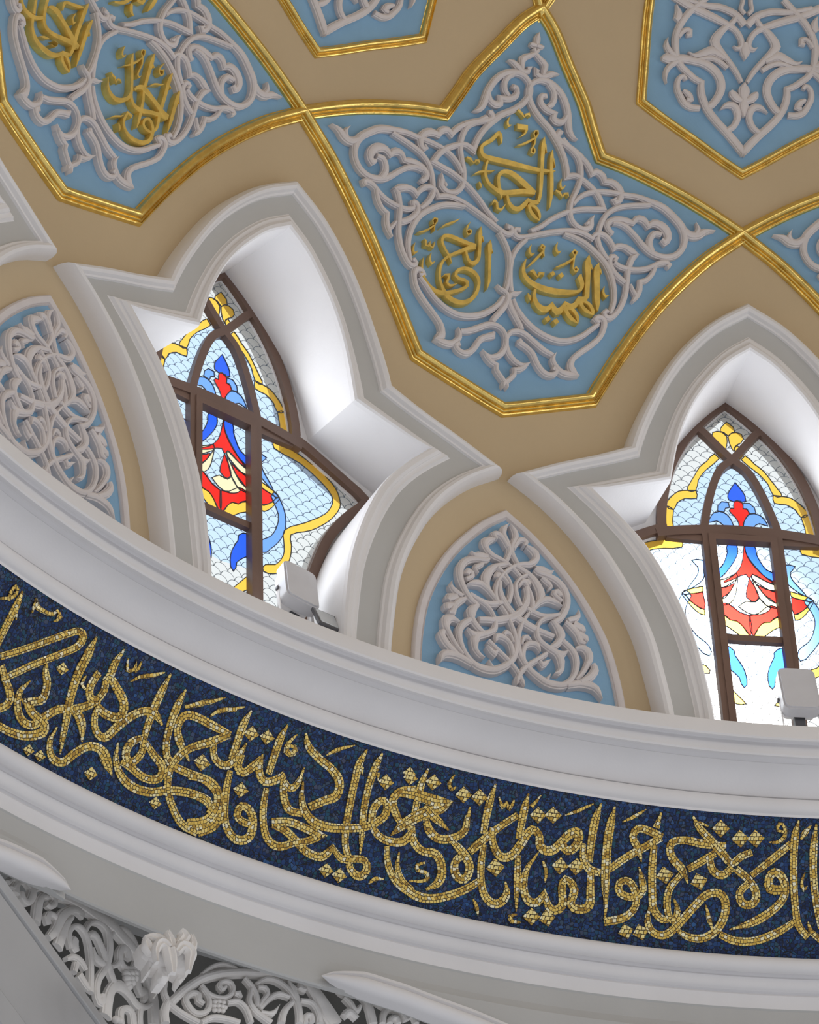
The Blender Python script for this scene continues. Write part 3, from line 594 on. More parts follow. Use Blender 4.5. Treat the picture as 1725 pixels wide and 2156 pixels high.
FRIEZE = {
 'letter': [
  "14155,12994,10 14134,12926,44 14176,12837,47 14221,12738,46 14257,12659,46",
  "14081,12909,23 13828,12854,6",
  "13788,12656,41 12793,12748,42 11731,12852,42 10722,12947,42 10295,12976,41 9990,12960,50 10079,12907,44 10889,12818,42 11865,12720,42 12855,12606,41 13233,12560,32",
  "13549,12621,39 12984,12566,46 12464,12517,51 12407,12472,49 12739,12429,45",
  "11780,12631,7 12059,12557,36 11892,12490,46 11382,12440,49 10753,12443,48 10374,12500,52 9761,12578,47 8930,12609,48 8334,12571,58 7959,12489,7",
  "11320,12750,12 11188,12707,44 10878,12665,49 10770,12585,52 11155,12551,47 11479,12528,57! 11006,12497,51 10144,12474,55 10090,12439,57 10799,12384,52 11646,12360,48 12375,12356,44",
  "9300,12995,10 9386,12903,56 9496,12782,56 9398,12653,54 9188,12559,49 8957,12446,32 8814,12382,6",
  "7604,13007,9 7802,12921,46 7797,12844,51",
  "8447,12842,45 8617,12758,49 8425,12709,47 8041,12713,41 7826,12776,46 7887,12840,43 7227,12813,53 6560,12758,58 6508,12693,50 7258,12669,51 7831,12682,48",
  "9054,12613,47 8412,12662,49 7924,12724,46",
  "7810,12702,24 7805,12634,42 7490,12572,44 6914,12561,49 6489,12637,54 5968,12717,50 5342,12774,47 4733,12781,50 4201,12745,12",
  "4682,13005,10 4831,12901,48 4920,12802,51 4931,12696,44 4857,12623,36",
  "4934,12649,34 5482,12596,48 5526,12528,51 5133,12507,47 4758,12571,45 4870,12632,39",
  "4765,12632,34 4102,12589,46 3442,12550,53 3440,12493,50 4148,12464,47 5039,12483,49 5635,12490,38",
  "6138,12569,7 5948,12490,36 5442,12427,48 4611,12397,53 3642,12410,51 2701,12457,51 1490,12486,50 550,12475,51 164,12433,49",
  "4748,12886,20 4713,12863,6",
  "3605,12965,10 3749,12871,48 3769,12736,48 3536,12632,46 3056,12585,47 2103,12576,48 1092,12577,49 269,12542,55 -109,12481,58 -130,12387,57 615,12312,54",
  "497,12843,39 1623,12852,51 2691,12857,50 3242,12834,49 3346,12763,46 2967,12703,50 2185,12634,7",
  "543,12841,43 1513,12761,51 2334,12700,45 2817,12633,48 3026,12548,46 2819,12462,46 2307,12388,47 1541,12324,48 615,12312,51",
  "9486,12499,7 9567,12417,34 9169,12351,46 8548,12352,49 8108,12420,52 7542,12485,49 6860,12497,54 6400,12461,73 5847,12405,7",
  "1281,12773,43 908,12699,44 251,12686,48 -184,12741,45 -348,12785,35 -493,12835,6",
  "-407,12773,43 -412,12702,51 -766,12686,48 -1205,12740,49 -1470,12792,29! -1559,12724,48 -1989,12682,49 -2601,12713,49 -2936,12753,42",
  "-228,13002,9 -40,12926,48 21,12819,48 49,12727,43",
  "-2366,13002,9 -2189,12918,47 -2128,12820,48 -2095,12724,43",
  "-3460,12992,12 -3782,12934,45 -4513,12891,50 -5305,12859,52 -5884,12810,57 -5928,12735,55 -5356,12689,52 -4669,12632,49",
  "-4002,12752,7 -4142,12669,36 -4496,12605,49 -5088,12567,55 -5878,12563,55 -6793,12585,51 -7689,12616,49 -8355,12663,48 -8729,12721,49 -8494,12781,42 -8078,12741,48 -8081,12656,45 -8497,12601,45 -9211,12582,49 -9937,12602,52 -10315,12673,41",
  "-2831,12730,34 -3456,12694,44 -3769,12743,35 -3871,12820,6",
  "-2966,12725,43 -3191,12647,48 -3659,12587,49 -4389,12590,44",
  "-6964,13016,9 -6726,12931,47 -6714,12816,47 -6749,12703,47 -6828,12591,47 -6997,12502,43 -7345,12436,45 -7558,12386,44 -8084,12363,51 -8378,12409,49 -8170,12450,42 -7613,12444,44 -6988,12426,45 -6384,12469,30! -6199,12435,47 -5897,12403,50 -5118,12407,50 -4446,12443,51 -3769,12477,50 -3001,12490,49",
  "-2954,12496,50 -3828,12526,48 -4820,12521,49 -5608,12509,52! -4982,12459,44 -4458,12438,42",
  "-6929,12918,19 -7010,12877,6",
  "-7832,13020,9 -7636,12948,45 -7497,12820,45 -7545,12697,45 -7727,12579,38 -7866,12475,6",
  "-7843,12915,19 -7927,12872,6",
  "1979,12565,43 1020,12581,49 315,12551,56 51,12476,57 383,12388,54 1295,12335,54",
  "1671,12476,33 829,12494,36 434,12471,38 470,12427,7",
  "-71,12672,34 -152,12578,46 -413,12465,46 -740,12392,47 -1407,12350,51 -1999,12380,54 -2019,12456,55 -1706,12511,50 -1181,12521,44 -1089,12470,45 -1504,12447,45 -1980,12453,42",
  "-2196,12653,34 -2303,12560,45 -2554,12474,45 -2999,12405,48 -3628,12388,50 -4458,12438,42",
  "-9149,12554,33 -9354,12473,42 -9775,12408,46 -10331,12366,46 -11220,12341,52 -11872,12340,51",
  "-9839,12544,6 -9886,12468,31 -10258,12402,41 -10901,12361,40",
  "-10014,12884,45 -9207,12848,50 -8937,12793,50 -9281,12727,49 -9877,12662,21",
  "-9221,12613,7 -9529,12657,42 -10092,12710,48 -11001,12785,48",
  "-10456,13007,9 -10265,12923,45 -10224,12826,45 -10191,12763,36",
  "-9327,12852,65 -10010,12857,67 -11206,12851,70 -12012,12865,19! -11485,12810,56 -10572,12777,46 -9926,12713,51 -9543,12664,47",
  "-10623,12809,34 -11278,12766,55 -12182,12716,9",
  "-13062,12864,7 -13034,12788,38 -12995,12730,45 -12416,12678,50 -11679,12661,53 -11129,12695,56 -10861,12746,36",
  "-14217,13014,9 -14071,12917,47 -14012,12810,47 -14020,12738,42",
  "-14133,12683,35 -14159,12584,45 -14313,12491,45 -14674,12413,51 -15272,12387,52 -15714,12444,49 -15541,12515,7",
  "-15666,12876,40 -14649,12776,45 -13696,12660,51 -13466,12628,45",
  "-14445,12783,36 -14571,12707,45 -15060,12641,52 -15612,12652,53 -16065,12728,55 -16511,12813,48 -16924,12792,49 -17110,12728,55 -17691,12720,57 -18184,12776,54 -18507,12820,57 -18980,12838,56 -18950,12770,53 -18522,12734,51 -18058,12786,46",
  "-16057,12999,9 -15968,12918,49 -15924,12821,47 -15919,12749,45",
  "-16735,13002,6 -16318,12930,34",
  "-15991,12664,33 -16132,12557,47 -16224,12463,33 -16335,12368,6",
  "-17027,12700,7 -16548,12593,37 -16545,12498,47 -16864,12437,52 -17327,12436,50 -17628,12487,35! -18096,12411,51 -18613,12439,53 -18496,12533,49 -18620,12583,42 -19143,12534,54 -19052,12456,49 -19445,12434,52 -19982,12461,55 -19961,12547,49 -19873,12641,40",
  "-17332,12658,12 -17566,12603,26 -17585,12547,6",
  "-19307,12787,33 -19399,12710,44 -19741,12658,50 -20382,12644,44",
  "-20014,13015,9 -19807,12928,51 -19730,12831,49 -19731,12692,42",
  "-20745,13007,9 -20601,12902,49 -20558,12766,49 -20638,12605,42 -20817,12450,6",
  "-12475,12663,34 -13102,12618,55 -13597,12552,54 -13437,12482,50 -12935,12499,54 -12819,12563,49 -13253,12613,40",
  "-10336,12378,49 -11068,12341,55 -11908,12342,54 -12861,12383,52 -13697,12440,48 -14219,12491,40",
  "-10168,12690,50 -10412,12620,52 -10980,12577,49 -11747,12576,54 -12160,12519,57 -12187,12444,55 -11595,12384,15",
  "-23427,12878,45 -22789,12900,49 -22118,12908,46 -21871,12862,45 -22219,12800,45 -22445,12732,6",
  "-23347,12875,48 -22536,12812,48 -21691,12751,47 -20808,12669,45",
  "-23251,13009,10 -23057,12924,46",
  "-23032,12829,41 -23035,12709,49 -23139,12584,49 -23300,12486,49 -23733,12440,47 -24109,12435,27",
  "-24941,13011,10 -25310,12953,42 -26010,12884,52 -26700,12814,52 -27125,12774,47 -27593,12813,46 -28149,12841,43",
  "-25294,12979,20 -25799,12963,8",
  "-26796,12866,39 -25695,12864,51 -24541,12874,48 -23905,12846,47 -23997,12779,51 -24570,12718,50 -24944,12642,6",
  "-26250,12821,45 -25589,12771,47 -24876,12720,43",
  "-25970,12784,45 -26182,12726,48 -26676,12705,48 -27176,12753,45",
  "-24528,12686,39 -24008,12603,46 -23958,12510,45 -24288,12438,41 -24505,12491,38 -24285,12554,10",
  "-23064,12501,10 -23039,12416,41 -23399,12361,47 -24030,12360,50 -24686,12434,51 -25340,12524,51 -26013,12598,50 -26731,12596,52 -26942,12522,52 -26658,12427,51 -25987,12363,50 -25209,12356,46 -24602,12385,27",
  "-22332,12704,6 -22571,12636,41 -22629,12570,44 -22135,12538,46 -21476,12555,48 -21427,12604,45 -21899,12619,45 -22287,12565,49 -22338,12491,44 -21840,12425,50 -20844,12387,50",
  "-25911,12540,6 -26127,12465,32 -26322,12409,8",
  "-27364,12746,46 -28046,12690,50 -28445,12625,52 -28331,12566,50 -27779,12562,52 -27620,12620,46 -28092,12675,41",
  "-29970,12651,49 -29176,12651,61 -29080,12705,50 -29390,12741,51 -29839,12701,52 -29898,12617,48 -29365,12539,50 -28367,12465,50 -27174,12415,6",
  "-26702,12386,43 -27472,12358,50 -28480,12365,50 -29554,12414,50 -30436,12478,39",
  "-30174,12899,45 -29289,12816,47 -28181,12715,39",
  "-30558,13027,8 -30392,12949,48 -30333,12830,46 -30360,12687,46 -30461,12561,46 -30634,12461,46 -31109,12396,44",
  "-31492,13014,10 -31372,12902,46 -31344,12775,46 -31435,12649,46 -31601,12540,46 -31802,12448,46",
  "-31115,12481,6 -31260,12430,32 -31805,12381,42",
  "-20762,13009,8 -20647,12921,49 -20609,12803,49 -20705,12636,45 -20838,12470,24 -20858,12404,6",
 ],
 'mark': [
  "14658,12914,22 14736,12960,25 14633,12995,21 14442,12986,23 14523,12943,22 15112,12900,14",
  "13158,12929,7 13243,12989,24 13078,12969,32 12550,12968,27 12036,12981,26 11921,13008,8! 11640,12987,30 11846,12950,7",
  "9043,12796,6 9119,12748,25 8809,12732,14",
  "7210,12975,7 7039,12923,23 6688,12943,23 6740,12981,9! 6562,12940,20 6444,12995,7",
  "6645,12876,5 6168,12924,25 5464,12965,25 5033,12998,5",
  "3225,12881,5 2813,12919,27 2025,12965,29 1373,13012,5",
  "1856,12897,5 1406,12940,29 589,12978,29",
  "3329,12882,25 2384,12942,29 1386,13010,5",
  "1848,12890,6 1508,12934,28 794,12971,27 178,13007,6",
  "-3029,12971,6 -2707,12917,26 -2696,12868,35 -3093,12872,33 -3068,12905,25 -2693,12897,17",
  "-4869,12919,5 -5330,12962,28 -6244,13016,5",
  "-8638,12338,6 -8869,12370,28 -9331,12382,8",
  "-11945,13011,6 -11729,12960,24 -11934,12931,22 -12114,12950,6",
  "-14506,12949,7 -14777,12903,29 -14950,12928,15! -15168,12902,28 -15352,12951,7",
  "-18166,12920,5 -18814,12955,26 -19591,13006,6",
  "-11258,12519,13 -10898,12498,23 -10998,12472,25 -11486,12465,27 -11502,12432,26 -10637,12406,6",
  "-14064,12388,7 -14315,12349,28 -14432,12311,6",
  "-16410,12354,9 -16086,12337,25 -16212,12313,27 -16638,12317,13",
  "-21245,12932,5 -21811,12967,25 -22433,13017,5",
  "-29005,12901,6 -29507,12906,25 -29825,12937,28 -29813,12988,24 -29563,13005,21 -29475,12968,20 -29876,12963,14",
  "-31215,13005,6 -30878,12959,37 -30665,12921,8",
  "-30924,12746,5 -30757,12689,20 -30881,12654,22 -31052,12675,5",
 ],
 'dot': [
  "10478,12797 10058,12776 10349,12734 10768,12755",
  "10495,12353 10133,12333 10384,12297 10745,12316",
  "9831,12356 9470,12336 9723,12299 10083,12319",
  "6994,12400 6564,12376 6860,12332 7289,12356",
  "1558,12694 1055,12661 1438,12610 1940,12642",
  "3261,12400 2883,12376 3162,12337 3540,12361",
  "-528,12929 -1006,12897 -628,12849 -150,12880",
  "-1421,12941 -1883,12909 -1511,12863 -1050,12894",
  "-8300,12919 -8785,12885 -8401,12835 -7917,12870",
  "1631,12693 1167,12663 1520,12616 1983,12646",
  "-851,12636 -1315,12604 -945,12556 -482,12588",
  "-6302,12383 -6710,12350 -6351,12307 -5943,12340",
  "-7032,12378 -7449,12342 -7077,12299 -6660,12334",
  "-9478,12991 -9847,12959 -9503,12921 -9134,12953",
  "-9575,12973 -9996,12939 -9630,12896 -9209,12929",
  "-10843,12986 -11310,12948 -10895,12900 -10428,12938",
  "-12517,12961 -13043,12928 -12681,12874 -12156,12907",
  "-13392,12968 -13929,12933 -13553,12879 -13017,12913",
  "-16664,12938 -17171,12903 -16793,12850 -16286,12886",
  "-17464,12954 -17982,12917 -17590,12864 -17073,12901",
  "-18236,12694 -18703,12652 -18275,12602 -17809,12644",
  "-19072,12703 -19535,12660 -19104,12611 -18641,12654",
  "-14809,12623 -15395,12590 -15046,12529 -14461,12562",
  "-17078,12402 -17585,12364 -17204,12310 -16698,12348",
  "-17803,12403 -18338,12376 -18061,12319 -17527,12346",
  "-26436,13004 -26929,12960 -26488,12908 -25995,12952",
  "-27448,12957 -27971,12917 -27572,12862 -27049,12902",
  "-28266,12963 -28785,12923 -28382,12868 -27863,12908",
  "-23595,12721 -24156,12688 -23827,12629 -23268,12662",
  "-25348,12705 -25928,12677 -25641,12615 -25063,12644",
  "-21847,12391 -22361,12368 -22127,12313 -21614,12336",
  "-22588,12399 -23125,12374 -22876,12316 -22341,12341",
 ],
}
LATL = {
 'rib': [
  "694,11836,57 591,11878,81 438,11899,92 302,11900,91 156,11906,94 46,11879,95 -75,11844,91 -176,11778,94 -238,11707,90 -281,11607,88 -299,11449,86",
 ],
 'scroll': [
  "1128,11701,32 1089,11746,36 1061,11728,49 1094,11679,29",
  "1052,11667,61 1052,11733,57 1000,11785,44 942,11789,68 905,11762,77 921,11701,62 955,11658,43 993,11671,54 1004,11699,42",
  "900,11754,23 834,11817,39 778,11826,60 712,11820,72 699,11787,55 745,11736,36 773,11738,38",
  "862,11574,77 846,11693,73 813,11769,42 767,11786,37",
  "744,11528,42 673,11622,66 631,11715,82 568,11793,61 494,11841,57 445,11835,68 449,11810,40",
  "649,11516,73 612,11626,67 574,11711,52 529,11773,30",
  "744,11617,53 761,11650,59 734,11694,36 682,11697,46",
  "529,11562,43 553,11623,46 544,11680,39 489,11735,30 432,11742,50 382,11707,53 350,11623,52 337,11531,50 335,11369,50",
  "477,11568,65 502,11601,89 490,11646,57",
  "407,11734,37 358,11818,34 282,11863,44 213,11863,60 172,11823,65 160,11742,62 176,11655,56 212,11571,47 258,11496,50 276,11409,56 253,11352,62 217,11369,47 226,11410,43",
  "369,11733,29 307,11764,54 247,11720,60 196,11658,60 145,11590,60 109,11541,51",
  "329,11669,6 292,11618,58 214,11615,49",
  "158,11824,39 106,11896,38 28,11935,59 -52,11921,72 -104,11871,67 -117,11830,45",
  "132,11636,25 70,11696,45 62,11750,64 44,11799,47 -6,11817,83 -15,11757,55",
  "62,11763,55 51,11709,61 1,11686,54 -68,11719,36 -101,11779,35",
  "-107,11732,45 -119,11664,61 -150,11605,64 -200,11622,59 -182,11554,26",
  "178,11287,93 159,11419,82 113,11513,63 36,11550,75 -43,11535,68 -113,11502,59 -192,11519,36 -256,11572,30",
  "577,11470,25 508,11520,39 432,11524,55 390,11489,43",
  "473,11491,43 492,11426,38",
  "447,11438,64 389,11401,57 354,11379,32",
  "28,11298,54 40,11370,58 3,11421,36 -66,11427,64 -88,11352,64",
  "-158,11496,42 -150,11439,49 -156,11383,50",
 ],
 'grape': [
  "15,11659 -15,11654 14,11620 43,11626",
  "-29,11681 -59,11675 -30,11641 -1,11647",
  "-68,11701 -96,11696 -69,11665 -42,11670",
  "11,11633 -19,11628 10,11594 39,11600",
  "-32,11652 -62,11646 -33,11613 -4,11618",
  "-71,11671 -98,11666 -72,11635 -45,11640",
  "-2,11607 -29,11602 -3,11571 24,11577",
  "-43,11627 -70,11622 -44,11591 -16,11596",
  "-17,11586 -42,11582 -18,11554 7,11559",
  "107,11312 80,11306 106,11277 132,11282",
  "73,11321 46,11316 72,11286 98,11291",
 ],
}
LATR = {
 'rib': [
  "283,11501,50 364,11598,51 468,11693,52 585,11754,54 703,11789,56 822,11809,56 941,11822,56 1076,11834,57 1169,11834,58 1259,11819,52",
 ],
 'scroll': [
  "253,11633,30 248,11569,33 278,11506,35 336,11461,36 411,11425,36 463,11407,35",
  "208,11650,23 197,11572,26 188,11527,9",
  "269,11505,47 249,11432,53 256,11365,55",
  "477,11657,27 521,11609,35 574,11593,35 632,11604,32 674,11656,31 662,11704,38 621,11710,34 590,11685,30 602,11655,32 628,11674,21",
  "493,11534,27 463,11554,42 457,11590,42 422,11596,38 381,11551,38 405,11493,42 446,11463,42 498,11479,36 527,11528,36 521,11583,28 483,11633,26",
  "638,11571,28 703,11592,36 755,11552,36 787,11467,35",
  "748,11756,30 792,11711,39 821,11653,38 827,11578,34",
  "789,11691,26 779,11607,30 808,11556,36 849,11525,39 914,11487,43",
  "821,11729,26 881,11779,35 953,11780,38 1024,11736,38 1073,11669,35",
  "830,11708,26 875,11714,38 892,11679,33 862,11629,30 835,11573,22",
  "841,11562,25 898,11642,30 963,11692,36 1032,11680,24",
  "976,11499,37 998,11585,36 1052,11655,31",
  "1024,11797,4 1036,11770,30 1074,11736,37",
  "846,11544,26 920,11551,32 964,11613,3",
  "475,11409,31 545,11456,35 620,11464,37 714,11453,35",
  "477,11730,23 544,11796,29 609,11824,34 695,11810,27",
  "682,11639,32 709,11644,43 720,11621,33",
  "1020,11788,5 1054,11738,42 1078,11675,42 1094,11588,41 1093,11517,40",
  "1135,11749,35 1104,11758,47 1118,11791,44 1154,11787,65 1195,11749,79 1243,11676,92 1284,11608,106 1318,11555,106",
  "1336,11876,5 1346,11823,59 1387,11778,52 1438,11801,42 1516,11810,57 1587,11770,56 1660,11730,48",
  "1397,11761,32 1451,11790,41 1508,11778,53 1542,11717,53 1567,11605,54",
  "1383,11747,33 1428,11710,41 1455,11667,39 1483,11706,26",
  "1628,11616,35 1641,11690,39 1686,11736,47 1743,11732,53 1787,11668,46",
  "1675,11625,35 1683,11656,37 1719,11671,41 1732,11635,32",
  "1800,11712,47 1839,11712,54 1848,11657,34",
  "1035,11640,29 996,11570,36 981,11497,37",
  "1102,11672,35 1173,11670,42 1214,11610,40 1226,11542,39",
  "1376,11618,40 1412,11655,50 1461,11619,42",
  "1135,11525,29 1132,11569,33 1167,11583,40 1174,11543,30",
 ],
 'grape': [
  "559,11576 575,11562 559,11542 543,11556",
  "585,11584 601,11570 585,11550 569,11564",
  "612,11583 628,11569 612,11549 596,11563",
  "553,11547 569,11533 553,11513 537,11527",
  "580,11554 595,11540 580,11519 564,11534",
  "606,11554 622,11539 606,11519 590,11534",
  "623,11549 638,11536 623,11518 609,11531",
  "556,11520 572,11506 556,11486 540,11500",
  "582,11524 598,11510 582,11490 567,11504",
  "609,11526 625,11512 609,11492 593,11506",
 ],
}
LATF = {
 'petal': [
  "-36,11102,40 -43,11178,71 -57,11259,87",
  "-130,11152,22 -134,11232,45 -102,11287,67 -60,11259,57",
  "57,11133,30 65,11199,48 70,11266,72 25,11294,72 -16,11243,48",
  "-193,11326,12 -141,11338,58 -86,11326,76 -57,11283,56",
  "-64,11376,36 -41,11323,60 -30,11271,47",
  "13,11397,51 39,11369,71 -2,11306,47",
  "86,11393,35 95,11331,58 48,11280,53",
  "-190,11321,18 -168,11280,73 -145,11224,42",
 ],
 'cup': [
  "cup -193,11326 -141,11355 -81,11373 -59,11383 -3,11400 52,11417 86,11396 119,11348 125,11289 109,11213 76,11165 54,11125 38,11146 43,11183 15,11198 -7,11185 -17,11135 -39,11101 -83,11099 -89,11121 -79,11195 -117,11194 -128,11156 -144,11153 -145,11224 -181,11247",
 ],
}
GLASS = {
 'axis': [
  "yellow -42,16519 321,16461 374,16429 184,16422 -45,16393 -263,16422 -439,16433 -389,16477",
  "red -94,15815 -312,15813 -398,15783 -371,15748 -564,15750 -690,15716 -501,15671 -302,15626 -175,15535 -65,15534 -27,15624 153,15674 416,15723 316,15746 139,15747 120,15787 47,15809",
  "blue -111,15977 -371,15922 -571,15863 -588,15815 -278,15804 -98,15819 106,15804 370,15819 357,15871 184,15917",
  "red -181,15440 -284,15331 -645,15241 -1172,15161 -1825,15107 -1811,15090 -1144,15127 -437,15185 -244,15145 -84,15181 572,15137 1170,15097 1160,15110 664,15157 165,15242 -38,15329",
  "red -239,15153 -376,15108 -568,15047 -629,14990 -413,14955 -200,14957 47,14984 24,15026 -122,15094",
  "cream 539,14904 70,14954 -193,14949 -436,14951 -649,14982 -978,14926 -1200,14903 -816,14859 -322,14842 147,14859",
 ],
 'half': [
  "yellow -42,16388 -263,16422 -547,16429 -814,16414 -882,16374 -725,16337 -487,16317 -330,16293 -246,16256 -134,16291 -56,16335",
  "yellow -484,16312 -679,16278 -337,16231 -291,16279",
  "yellow -605,16184 -856,16222 -1325,16151 -1774,16092 -2143,16007 -2463,15930 -2607,15873 -2147,15880 -1948,15970 -1475,16064 -1025,16122",
  "yellow -2147,15880 -2607,15873 -3113,15859 -3557,15804 -3838,15753 -3944,15718 -3513,15691 -3293,15751 -2791,15800 -2144,15810",
  "yellow -3513,15691 -3944,15718 -4058,15632 -4167,15512 -4156,15469 -3681,15481 -3640,15588",
  "sky -409,15796 -768,15799 -1012,15762 -1055,15715 -694,15708 -612,15742 -374,15752",
  "sky -202,15535 -329,15627 -570,15689 -969,15710 -1285,15695 -1564,15637 -1621,15607 -1173,15625 -816,15588 -692,15535",
  "blue -223,15424 -742,15428 -796,15361 -958,15294 -1228,15229 -1781,15182 -1802,15111 -1219,15153 -651,15250 -332,15323 -209,15373",
  "cream -437,15185 -1144,15127 -1838,15090 -1823,15040 -1298,15053 -698,15107 -359,15154",
  "cream -366,15163 -582,15098 -899,15025 -1228,14969 -1778,14923 -1549,14905 -978,14926 -656,14990 -501,15064",
  "red -637,15098 -1089,15060 -1819,15036 -1838,14932 -1289,14978 -899,15025",
  "yellow -2368,15051 -2883,15029 -3558,14977 -2950,14983 -2386,15010",
  "red -2405,15002 -2950,14983 -3360,14964 -2866,14888 -2417,14861",
  "yellow -2414,14856 -2923,14892 -3542,14977 -3315,14914 -2876,14838 -2428,14811",
  "blue -1065,14535 -1299,14565 -1697,14574 -1827,14538 -1852,14434 -1355,14372 -956,14315 -755,14235 -560,14310 -696,14405 -1030,14493",
  "yellow -750,14106 -1147,14171 -1807,14258 -1869,14201 -1274,14101",
  "sky -2147,15273 -2550,15278 -2818,15265 -2511,15211 -2573,15151 -2998,15066 -3192,15013 -2269,15116 -2220,15186",
  "sky -3054,14961 -3291,15005 -3649,14948 -3901,14853 -3873,14736 -3545,14630 -3011,14536 -2427,14474 -2389,14559 -3021,14638 -3393,14737 -3471,14839",
  "yellow -3272,15443 -4836,15400 -6147,15320 -6917,15234 -7162,15155 -7179,15082 -6532,14942 -5400,14805 -4210,14709 -4232,14630 -4188,14549 -3913,14438 -3383,14359 -2533,14331 -2669,14391 -3260,14422 -3728,14516 -3802,14590 -3819,14724 -5081,14852 -6280,14984 -6724,15088 -6704,15151 -6130,15232 -4826,15330 -3264,15373",
  "red 28,14833 -510,14856 -1050,14919 -1452,14920 -1729,14867 -1259,14815 -1077,14787 -722,14780 -406,14735 -90,14663 30,14696",
  "yellow -90,14663 -406,14735 -722,14780 -1077,14787 -1527,14830 -1777,14778 -1174,14721 -638,14662 -116,14629",
 ],
 'inner': [
  "pale -152,16193 -796,16146 -1025,16122 -1475,16064 -1948,15970 -2147,15880 -2144,15810 -2791,15800 -3293,15751 -3513,15691 -3640,15588 -3668,15485 -2017,15528 -147,15535",
  "pale 225,15530 -1622,15509 -3274,15462 -3264,15373 -4826,15330 -6130,15232 -6704,15151 -6724,15088 -6280,14984 -5081,14852 -3819,14724 -3802,14590 -3728,14516 -3260,14422 -2669,14391 -1679,14303 -228,14275",
 ],
 'bars': [
  "-204,16132,53 -698,16057,50 -1153,15938,47 -1528,15792,46 -1838,15639,46 -2057,15511,46",
  "-218,16150,44 -875,16280,45 -1386,16365,46 -1695,16403,48",
 ],
}
# ================================================================== OUTLINES (half, from the axis outwards; degrees, metres)
IN_SEG = ([(0, 16.545), (1.3, 16.44), (2.35, 16.305), (3.35, 16.138), (4.15, 15.945), (4.7, 15.745), (5.05, 15.56), (5.2, 15.465)],
          [(5.2, 15.465), (7.2, 15.386), (9.0, 15.31), (9.9, 15.285)],
          [(9.9, 15.285), (8.55, 15.12), (7.2, 14.92), (6.2, 14.70), (5.25, 14.40), (4.7, 14.15), (4.35, 13.85), (4.15, 13.6), (4.15, 13.36)])
OUT_SEG = ([(0, 16.923), (2.18, 16.77), (3.93, 16.572), (5.3, 16.349), (6.45, 16.09), (7.1, 15.921), (7.55, 15.78), (7.73, 15.704)],
           [(7.73, 15.704), (9.85, 15.583), (12.24, 15.457), (14.75, 15.292)],
           [(14.75, 15.292), (12.85, 15.14), (10.9, 14.89), (9.3, 14.56), (8.1, 14.19), (7.55, 13.83), (7.25, 13.55), (7.2, 13.36)])
FAR_SEG = ([(0, 16.66), (1.1, 16.53), (2.5, 16.32), (3.9, 16.05), (4.7, 15.78), (5.05, 15.62), (5.25, 15.53)],
           [(5.25, 15.53), (7.0, 15.41), (8.9, 15.28), (9.5, 15.235)],
           [(9.5, 15.235), (8.2, 15.05), (7.0, 14.83), (6.0, 14.58), (5.2, 14.28), (4.7, 13.95), (4.5, 13.6), (4.5, 13.36)])
GLS_SEG = ([(0, 16.62), (1.05, 16.475), (2.32, 16.272), (3.3, 16.022), (3.87, 15.77), (4.13, 15.56), (4.15, 15.465)],
           [(4.15, 15.465), (5.2, 15.40), (6.67, 15.292), (8.34, 15.164)],
           [(8.34, 15.164), (7.17, 15.001), (6.0, 14.77), (5.29, 14.544), (4.6, 14.25), (4.2, 13.95), (4.0, 13.65), (4.0, 13.36)])
NSEG = (22, 9, 24)
def half_outline(seg):
    o = []
    for s, n in zip(seg, NSEG):
        r = resample(smooth_line(s), n); o += r if not o else r[1:]
    return o
IN_H, OUT_H, FAR_H, GLS_H = map(half_outline, (IN_SEG, OUT_SEG, FAR_SEG, GLS_SEG))
IN, OUT, FAR, GLS = map(mirror_line, (IN_H, OUT_H, FAR_H, GLS_H))
def inside(a, z, poly):
    c = False; n = len(poly)
    for i in range(n):
        (x1, y1), (x2, y2) = poly[i], poly[i - 1]
        if (y1 > z) != (y2 > z) and a < (x2 - x1) * (z - y1) / (y2 - y1) + x1: c = not c
    return c
# ================================================================== CEILING (dome shell) with the window openings
HOLE = [(p[0] + (q[0] - p[0]) * .4, p[1] + (q[1] - p[1]) * .4) for p, q in zip(IN, OUT)]
HOLE = HOLE + [(HOLE[-1][0], 13.0), (HOLE[0][0], 13.0)]
WIN_K = (0, 1, 2)
pa, pb = phik(3.3), phik(-1.2)
nf_ = int((pb - pa) * 6.8 / .06)
PHS = [pa + (pb - pa) * i / nf_ for i in range(nf_)] + [pb + (2 * PI - (pb - pa)) * i / 60 for i in range(60)]
tmax = math.asin((21.9 - ZC) / RR)
ZS = [13.3 + (ZC - 13.3) * i / 26 for i in range(26)]
th = 0
while th < tmax:
    ZS.append(ZC + RR * math.sin(th)); th += (.06 if ZS[-1] < 19.2 else .3) / RR
V, F = [], []
for p in PHS:
    for z in ZS: V.append((dome_r(z) * math.cos(p), dome_r(z) * math.sin(p), z))
mz = len(ZS)
for i in range(len(PHS)):
    j = (i + 1) % len(PHS); pm = PHS[i] + (((PHS[j] - PHS[i]) % (2 * PI)) / 2)
    for c in range(mz - 1):
        zm = (ZS[c] + ZS[c + 1]) / 2; skip = False
        if zm < 17:
            for k in WIN_K:
                a = deg((pm - phik(k) + PI) % (2 * PI) - PI)
                if abs(a) < 15 and inside(a, zm, HOLE): skip = True
        if not skip: F.append((i * mz + c, j * mz + c, j * mz + c + 1, i * mz + c + 1))
ti = len(V); V.append((0, 0, 22.1))
for i in range(len(PHS)): F.append((i * mz + mz - 1, ((i + 1) % len(PHS)) * mz + mz - 1, ti))
mesh('ceiling', V, F, M['beige'], kind='structure')
